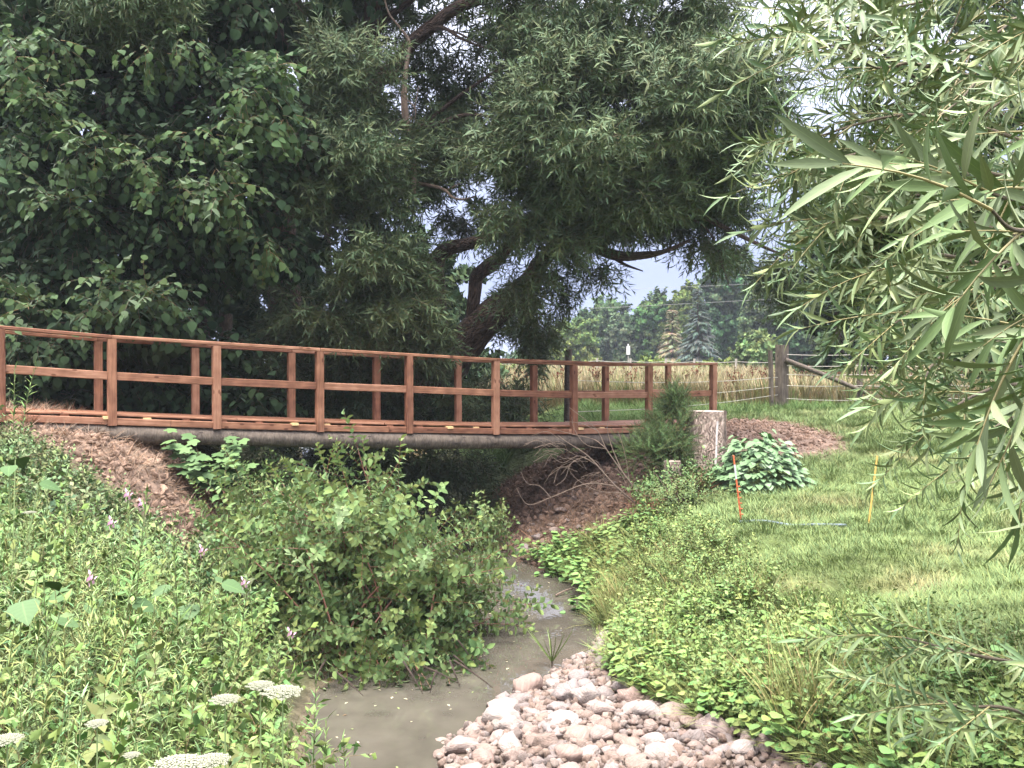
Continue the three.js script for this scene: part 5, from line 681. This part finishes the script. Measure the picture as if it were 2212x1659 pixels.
// ------------------------------------------------------------------ stumps
const stumpBark = mat({ map: barkTex(12, [.76, .68, .62], [.4, .33, .295]), bumpMap: barkBump, bumpScale: .02, roughness: .95 }), stumpTop = mat({ map: texture(256, 256, (u, v) => { const q = Math.hypot(u - .5, v - .47) * 60, g = .72 + .1 * Math.sin(q + 2 * fbm(u * 5, v * 5, 3)) + .1 * fbm(u * 20, v * 20, 3); return [g, g * .9, g * .82]; }, true), roughness: .9 });
function stump(x, d, hgt, r0, r1, lean, label, seed) {
  const b = at(x, d, -.08), t = thing('tree_stump', label, 'stump', b), sides = 40, rows = 16, p = [], uv = [], idx = [], ring = [];
  const rad = (a, y) => lerp(r0, r1, y) * (1 + .1 * n2(Math.cos(a) * 1.3 + seed, Math.sin(a) * 1.3) + .055 * Math.abs(n3(Math.cos(a) * 5, y * 2 + seed, Math.sin(a) * 5)) + .03 * n3(Math.cos(a) * 12, y * 4, Math.sin(a) * 12 + seed)) - (Math.abs(a - 1.15) < .2 ? .02 : 0);
  for (let j = 0; j <= rows; j++) for (let i = 0; i <= sides; i++) { const a = i / sides * 2 * Math.PI, y = j / rows, q = rad(i === sides ? 0 : a, y); p.push(Math.cos(a) * q + lean * y, y * hgt, Math.sin(a) * q); uv.push(i / sides * 2, y * hgt * 1.2); if (i && j) { const m = sides + 1, e = j * m + i; idx.push(e - m - 1, e - 1, e - m, e - m, e - 1, e); } }
  const g = new THREE.BufferGeometry(); g.setAttribute('position', new THREE.Float32BufferAttribute(p, 3)); g.setAttribute('uv', new THREE.Float32BufferAttribute(uv, 2)); g.setIndex(idx); g.computeVertexNormals(); mesh('bark', g, stumpBark, t);
  const tp = [lean, hgt + .012, 0], tu = [.5, .5], ti = []; for (let i = 0; i < sides; i++) { const a = i / sides * 2 * Math.PI, q = rad(a, 1); tp.push(Math.cos(a) * q + lean, hgt + .001, Math.sin(a) * q); tu.push(.5 + .5 * Math.cos(a), .5 + .5 * Math.sin(a)); ti.push(0, 1 + (i + 1) % sides, 1 + i); }
  const g2 = new THREE.BufferGeometry(); g2.setAttribute('position', new THREE.Float32BufferAttribute(tp, 3)); g2.setAttribute('uv', new THREE.Float32BufferAttribute(tu, 2)); g2.setIndex(ti); g2.computeVertexNormals(); mesh('cut_face', g2, stumpTop, t);
  return { t, rad, hgt, lean };
}
{
  const c = P(1517, 1015, 12.4), y1 = P(1517, 888, 12.4).y, s = stump(c.x, 12.4, y1 - H(c.x, 12.4) + .08, .27, .232, .06, 'tall weathered grey stump with a flat sawn top at the right bridge end', 2);
  // strips of loose bark along its right side and a bare pale streak
  for (const [a, y0, y2, w] of [[.35, .1, 1, .09], [1.15, .02, .86, .05], [.62, .5, 1.02, .05]]) { const pts = [], rr = []; for (let k = 0; k <= 5; k++) { const y = lerp(y0, y2, k / 5), q = s.rad(a, y) + .006; pts.push(V(Math.cos(a) * q + s.lean * y, y * s.hgt, Math.sin(a) * q)); rr.push(w * .28); } mesh('bark_strip', tube(pts, rr, 8, { rough: .3, seg: 3, seed: a }), a === 1.15 ? mat({ color: C(.6, .53, .5), roughness: .9 }) : stumpBark, s.t); }
  const c2 = P(1453, 1048, 11.9), y2 = P(1453, 996, 11.9).y; stump(c2.x, 11.9, Math.max(.3, y2 - H(c2.x, 11.9) + .08), .115, .105, .0, 'short cut stump in front of the tall grey stump, half hidden by dry weeds', 5);
}
// ------------------------------------------------------------------ shrubs round the stumps
{
  const r = rngOf(1010);
  { const t = thing('juniper_bush', 'dark evergreen juniper bush between the bridge rail and the tall stump', 'bush'), f = new Foliage(t), b = at(P(1450, 990, 12.2).x, 12.2);
    for (const [px, py, d] of [[1455, 855, 12.3], [1430, 900, 12.2], [1480, 880, 12.4], [1440, 940, 12], [1400, 960, 12.1], [1375, 985, 12], [1470, 940, 12.1]]) { const e = P(px, py, d); mesh('stem', tube([b.clone().add(V(0, -.05, 0)), b.clone().lerp(e, .5).add(V(0, .05, 0)), e], [.016, .01, .004], 6), bark.dark, t); }
    for (const [px, py, d, rx, ry, rz, n] of [[1455, 880, 12.35, 38, 38, .22, 330], [1452, 935, 12.2, 46, 40, .28, 420], [1440, 980, 12.1, 48, 34, .28, 320], [1385, 975, 12, 34, 26, .2, 160], [1420, 950, 12.1, 36, 30, .22, 180]]) mass(f, SP.juniper, M.needle, r, { c: [px, py, d], rx, ry, rz, n, clumps: 14, clump: .36, droop: -.45, scale: [.7, 1.2], tint: [1.35, 1.45, 1.1] });
    f.done(); settle(t, b); }
  { const t = thing('bare_bush', 'leafless grey branching bush on the bare bank under the right bridge end', 'bush'), b0 = G(1395, 1105, 8), b = at(b0[0], b0[1]);
    const go = (K, w0) => limb(t, 'branch', K.map(([x, y, d], i) => [x, y, d, lerp(w0 * .68, .9, i / (K.length - 1))]), bark.dead, .05, 6), d0 = b0[1], q = rngOf(31);
    for (let k = 0; k < 34; k++) { const u = q(), x = lerp(1385, 1195, u) + 30 * (q() - .5), y = lerp(1090, 960, u) + 50 * (q() - .5), a = 2.2 + 1.6 * q(), l = 25 + 55 * q(); go([[x, y, d0 - .1], [x + Math.cos(a) * l * .5, y - Math.sin(a) * l * .5 - 4, d0 - .1 + .1 * (q() - .5)], [x + Math.cos(a + .3) * l, y - Math.sin(a + .3) * l, d0 - .1 + .2 * (q() - .5)]], 1.6); }
    for (const [K, w] of [[[[1395, 1105, d0], [1330, 1050, d0 - .1], [1270, 985, d0 - .15], [1225, 955, d0 - .2], [1205, 940, d0 - .2]], 6], [[[1330, 1050, d0 - .1], [1270, 1045, d0 - .2], [1190, 1075, d0 - .3], [1140, 1090, d0 - .3], [1115, 1055, d0 - .3]], 4], [[[1390, 1080, d0], [1345, 1020, d0], [1310, 970, d0], [1290, 930, d0], [1230, 880, d0]], 5], [[[1310, 970, d0], [1285, 950, d0 + .1], [1245, 940, d0 + .1], [1185, 925, d0 + .1]], 3.5], [[[1345, 1020, d0], [1320, 960, d0 + .1], [1312, 920, d0 + .1], [1318, 890, d0 + .1]], 3.5], [[[1290, 1005, d0 - .1], [1250, 985, d0], [1215, 1000, d0], [1190, 985, d0]], 2.6], [[[1270, 985, d0 - .15], [1235, 1000, d0 - .2], [1220, 1035, d0 - .2], [1200, 1050, d0 - .2]], 2.6], [[[1345, 1065, d0], [1290, 1060, d0 + .1], [1240, 1030, d0 + .1], [1225, 1005, d0 + .1]], 2.6], [[[1190, 1075, d0 - .3], [1165, 1050, d0 - .3], [1140, 1045, d0 - .3], [1125, 1020, d0 - .3]], 2.4], [[[1290, 930, d0], [1255, 915, d0], [1220, 910, d0]], 2.4], [[[1310, 970, d0], [1265, 960, d0 - .1], [1240, 925, d0 - .1], [1235, 900, d0 - .1]], 2.4], [[[1360, 1040, d0], [1350, 980, d0], [1335, 930, d0]], 2.4]]) go(K, w);
    settle(t, b); }
  { const t = thing('hosta_mound', 'mound of pale variegated leaves beside the tall stump', 'plant'), f = new Foliage(t), c = P(1640, 1060, 11.3), b = at(c.x, 11.3);
    const lm = leafMat({ color: C(.11, .185, .085), vertexColors: false }), lm2 = leafMat({ color: C(.17, .235, .14), vertexColors: false }), st = mat({ color: C(.12, .15, .06) });
    const spots = []; for (let k = 0; k < 900; k++) { const v = rnd3(r).normalize(); v.y = Math.abs(v.y); const e = V(v.x * .54 * (1 + .25 * n2(v.y * 3 + 8, v.z * 3)), v.y * .56 * (1 + .45 * n2(v.x * 2.2 + 3, v.z * 2.2)), v.z * .45).multiplyScalar(.82 + .2 * r()); spots.push([e, v]); }
    spots.sort((a, q) => q[0].z - a[0].z); spots.forEach(([e, v], k) => { const m = frame(V(v.x, -.25 + .2 * r(), v.z), V(v.x * .5, .9, v.z * .6 + .15).add(rnd3(r).multiplyScalar(.3)), e.clone().add(b), .075 + .045 * r()); if (k < 300) mesh('leaf', LEAF.ovate, r() < .22 ? lm2 : lm, t).applyMatrix4(m); else { const o = .9 + .5 * r(); f.add(HOSTA, m, C(.11 * o, .185 * o, .085 * o), M.leaf); } });
    for (let k = 0; k < 9; k++) mesh('stalk', tube([b.clone().add(V(0, -.02, 0)), b.clone().add(V((r() - .5) * .6, .32, (r() - .5) * .5))], [.005, .003], 5), st, t);
    f.done(); settle(t, b); }
  // low bushes below the stump and dry weeds
  { const dw = new Foliage(null, 'dry_bank_weeds'); scatter(r, 520, [[1.5, 11], [1.6, 12.3], [2.2, 12.2], [2.5, 11.6], [2.2, 10.9]], (x, d) => { const k = .5 + .5 * r(), g = r() < .45; dw.add(g ? SP.cover[Math.floor(r() * 3)] : TU.straw[0], frame(dirUp(r, .6), rnd3(r), at(x, d, .12 * r()), .7 + .6 * r()), g ? C(.8, .9, .8) : C(k * 1.1, k * .8, k * .7), g ? M.leaf : M.dry); }); dw.done(['brown dry weeds round the foot of the stumps', 'weeds']);
    const t = thing('brown_green_bush', 'low twiggy olive-green bush in front of the short stump', 'bush'), f = new Foliage(t), b = at(P(1470, 1120, 10.9).x, 10.9); mass(f, SP.cover, M.leaf, r, { c: [1470, 1085, 10.9], rx: 80, ry: 45, rz: .35, n: 330, clumps: 18, clump: .34, droop: -.3, scale: [.5, .9], tint: [.95, .9, .8] }); for (let k = 0; k < 12; k++) mesh('twig', tube([b, b.clone().add(V((r() - .5) * .7, .2 + .25 * r(), (r() - .5) * .4))], [.005, .002], 5), bark.dead, t); f.done(); settle(t, b);
    const t2 = thing('small_green_shoot', 'single fresh green shoot on the bare bank left of the short stump', 'plant', at(P(1395, 1050, 11.9).x, 11.9)); const o = mesh('leafy_stem', SP.forb[0].geo, M.grass, t2); o.scale.set(.5, .3, .5);
    const t3 = thing('shaded_shrub', 'dark leafy shrub at the water edge in the shade under the bridge', 'shrub'), f3 = new Foliage(t3), b3 = at(-.75, 12.6); mass(f3, SP.dogwood, M.rib, r, { c: [1035, 1140, 12.4], rx: 45, ry: 30, rz: .3, n: 90, clumps: 10, clump: .4, droop: .1, scale: [.6, .9] }); for (let k = 0; k < 6; k++) mesh('stem', tube([b3, b3.clone().add(V((r() - .2) * .5, .35 * r() + .15, (r() - .5) * .3))], [.006, .003], 5), bark.dark, t3); f3.done(); settle(t3, b3);
  }
}
// ------------------------------------------------------------------ marker stakes, edging, fence, wires, small things
{
  const orange = mat({ color: C(.5, .12, .045), roughness: .6 }), white = mat({ color: C(.5, .5, .48), roughness: .6 }), yellow = mat({ color: C(.55, .34, .09), roughness: .55 });
  const rod = (t, name, a, b, r, m) => between(mesh(name, new THREE.CylinderGeometry(r, r, a.distanceTo(b), 8).rotateZ(Math.PI / 2), m, t), a, b);
  { const g = G(1602, 1130), d = g[1], b = at(...g), top = P(1585, 984, d), t = thing('marker_stake', 'thin orange and white marker stake leaning in front of the variegated plant', 'stake', b), q = top.clone().sub(b), k = (u) => q.clone().multiplyScalar(u); rod(t, 'lower_rod', k(-.08), k(.64), .009, orange); rod(t, 'white_band', k(.641), k(.86), .0095, white); rod(t, 'tip', k(.861), k(1), .009, orange); for (let j = 0; j < 6; j++) { const o = mesh('hook', new THREE.TorusGeometry(.016, .004, 6, 10), orange, t); o.position.copy(k(.1 + .085 * j)).add(V(.012, 0, .006)); o.rotation.x = 1.3; } }
  { const g = G(1878, 1136), d = g[1], b = at(...g), top = P(1896, 985, d), t = thing('marker_stake', 'thin yellow marker stake leaning on the open lawn', 'stake', b), q = top.clone().sub(b); rod(t, 'rod', q.clone().multiplyScalar(-.08), q.clone().multiplyScalar(.94), .0085, yellow); rod(t, 'tip', q.clone().multiplyScalar(.941), q, .01, yellow); }
  { const a = G(1598, 1134), b = G(1830, 1140), o = tag(mesh('edging_strip', tube([0, .25, .5, .75, 1].map((u) => at(lerp(a[0], b[0], u), lerp(a[1], b[1], u), .02)), [.014, .014], 8), mat({ color: C(.1, .13, .17), roughness: .6 })), 'blue-grey pipe lying in the lawn between the two marker stakes', 'pipe'); o.scale.set(1, 1, 1); }
  // wire fence
  const f = thing('wire_fence', 'old wooden post and wire fence between the lawn and the dry field', 'fence'), cord = mat({ color: C(.3, .28, .23), roughness: .7 }), D = 19.7;
  const post = (px, d, y0, y1, w, m = greyWood, square = true, lean = 0) => { const b = P(px, y0, d), h = P(px, y1, d).y, x = b.x, g0 = H(x, d) - .3, o = mesh('fence_post', square ? board(h - g0, w, w * .9) : tube([V(-(h - g0) / 2, 0, 0), V(0, .01, .01), V((h - g0) / 2, 0, 0)], [w / 2, w / 2, w * .42], 10, { rough: .12 }), m, f); o.rotation.set(0, 0, Math.PI / 2 + lean); if (square) { o.rotateX(.6); } o.position.set(x, (h + g0) / 2, -d); return V(x, h, -d); };
  post(1689, D, 880, 745, .21); post(1666, D - .3, 875, 757, .075, greyWood, true, .03); post(1858, D, 877, 757, .12, greyWood, false); post(2049, D, 870, 747, .12, greyWood, false); post(2260, D, 870, 750, .12, greyWood, false); post(1228, 15.5, 920, 755, .13, greyWood, false);
  mesh('brace', tube([P(1695, 777, D - .1), P(1775, 808, D - .1), P(1870, 848, D - .1)], [.055, .05, .045], 10, { rough: .08 }), greyWood, f);
  const sag = (a, b, s, m = cord, r = .008) => mesh('wire', tube([a, a.clone().lerp(b, .33).add(V(0, -s, 0)), a.clone().lerp(b, .66).add(V(0, -s, 0)), b], [r, r], 5, { seg: 6 }), m, f);
  for (const y of [766, 790, 809, 833, 861]) { sag(P(1700, y, D - .12), P(1858, y + (y === 861 ? 4 : 0), D - .1), .015); sag(P(1858, y, D - .1), P(2049, y, D - .1), .02); sag(P(2049, y, D - .1), P(2262, y, D - .1), .02); }
  for (const [y0, y1] of [[800, 792], [835, 858], [853, 890]]) sag(P(1680, y0 === 800 ? 815 : y0, D - .15), P(1235, y1 === 792 ? 822 : y1, 15.4), .06, cord, .006);
  // far field posts with white insulators
  const far = thing('field_fence', 'low line of pale posts with a single cord across the far dry field', 'fence'), pale = mat({ color: C(.28, .26, .22), roughness: .8 }); let last = null;
  for (const [px, d] of [[1225, 44], [1290, 44], [1362, 43], [1438, 43], [1500, 42], [1590, 41], [1690, 40]]) { const x = (px - CX) / F * d, b = at(x, d), o = mesh('fence_post', new THREE.CylinderGeometry(.05, .06, 1.15, 7), pale, far); o.position.copy(b).add(V(0, .5, 0)); const e = b.clone().add(V(.05, .95, 0)); if (last) mesh('cord', tube([last, last.clone().lerp(e, .5).add(V(0, -.05, 0)), e], [.012, .012], 5), pale, far); last = e; }
  // pole and board in the distance
  { const d = 55, b = at((1357 - CX) / F * d, d), t = thing('white_pole', 'thin pole with a white box in front of the far trees', 'pole', b), h = P(1357, 752, d).y - b.y; rod(t, 'pole', V(0, -.2, 0), V(0, h * .75, 0), .03, pale); const o = mesh('white_box', board(.5, .2, .18), white, t); o.rotation.z = Math.PI / 2; o.position.set(0, h * .75 + .3, 0); rod(t, 'tip', V(0, h * .75 + .68, 0), V(0, h, 0), .04, white); }
  { const d = 60, b = at((1105 - CX) / F * d, d), t = thing('white_sign', 'small blank white board standing far off behind the railing', 'sign', b), y = P(1105, 811, d).y - b.y; const o = mesh('board', board(.5, .36, .03), white, t); o.position.set(0, Math.max(.4, y), 0); rod(t, 'post', V(0, -.1, -.03), V(0, Math.max(.4, y), -.03), .025, pale); }
  const lineMat = mat({ color: C(.2, .2, .19), roughness: .7 });
  // overhead lines and the poles that carry them, out of view
  for (const [y0, y1, label] of [[660, 590, 'upper pale overhead line crossing in front of the far trees'], [705, 615, 'lower pale overhead line crossing in front of the far trees']]) { const t = thing('overhead_line', label, 'power line'); const a = P(300, y0, 66), b = P(3000, y1 - 55, 58); mesh('wire', tube([0, .2, .4, .6, .8, 1].map((u) => a.clone().lerp(b, u).add(V(0, -1.8 * 4 * u * (1 - u) * .25, 0))), [.01, .01], 5, { seg: 8 }), lineMat, t); settle(t, a); }
  // log on the far bank, sticks by the water
  { const g0 = G(1290, 1190, 8), a = at(g0[0], g0[1], .05), g1 = G(1400, 1140, 8), b = at(g1[0], g1[1], .05), t = thing('fallen_log', 'small fallen log on the slope below the bare bush', 'log', a); mesh('trunk', tube([V(0, 0, 0), b.clone().sub(a).multiplyScalar(.5).add(V(0, .02, 0)), b.clone().sub(a)], [.035, .04, .03], 9, { rough: .1 }), bark.dark, t); }
  [[[1200, 1330], [1240, 1300], 'pale stick slanting from the water onto the right bank'], [[1165, 1215], [1240, 1208], 'thin reed stem lying over the water edge'], [[1390, 1500], [1480, 1480], 'dry stick lying in the weeds beside the cobbles'], [[880, 1480], [1010, 1440], 'long thin stick trailing in the water under the dogwood']].forEach(([[x0, y0], [x1, y1], label]) => { const a = G(x0, y0, 4), b = G(x1, y1, 4), A = at(...a).setY(Math.max(.015, H(...a) + .02)), B = at(...b).setY(Math.max(.03, H(...b) + .05)), t = thing('stick', label, 'stick', A); mesh('wood', tube([V(0, 0, 0), B.clone().sub(A).multiplyScalar(.5).add(V(0, .015, .02)), B.clone().sub(A)], [.011, .009, .006], 6), bark.dead, t); });
}
scene.fog = new THREE.FogExp2(C(.8, .87, 1), .0006);
renderer.render(scene, camera);
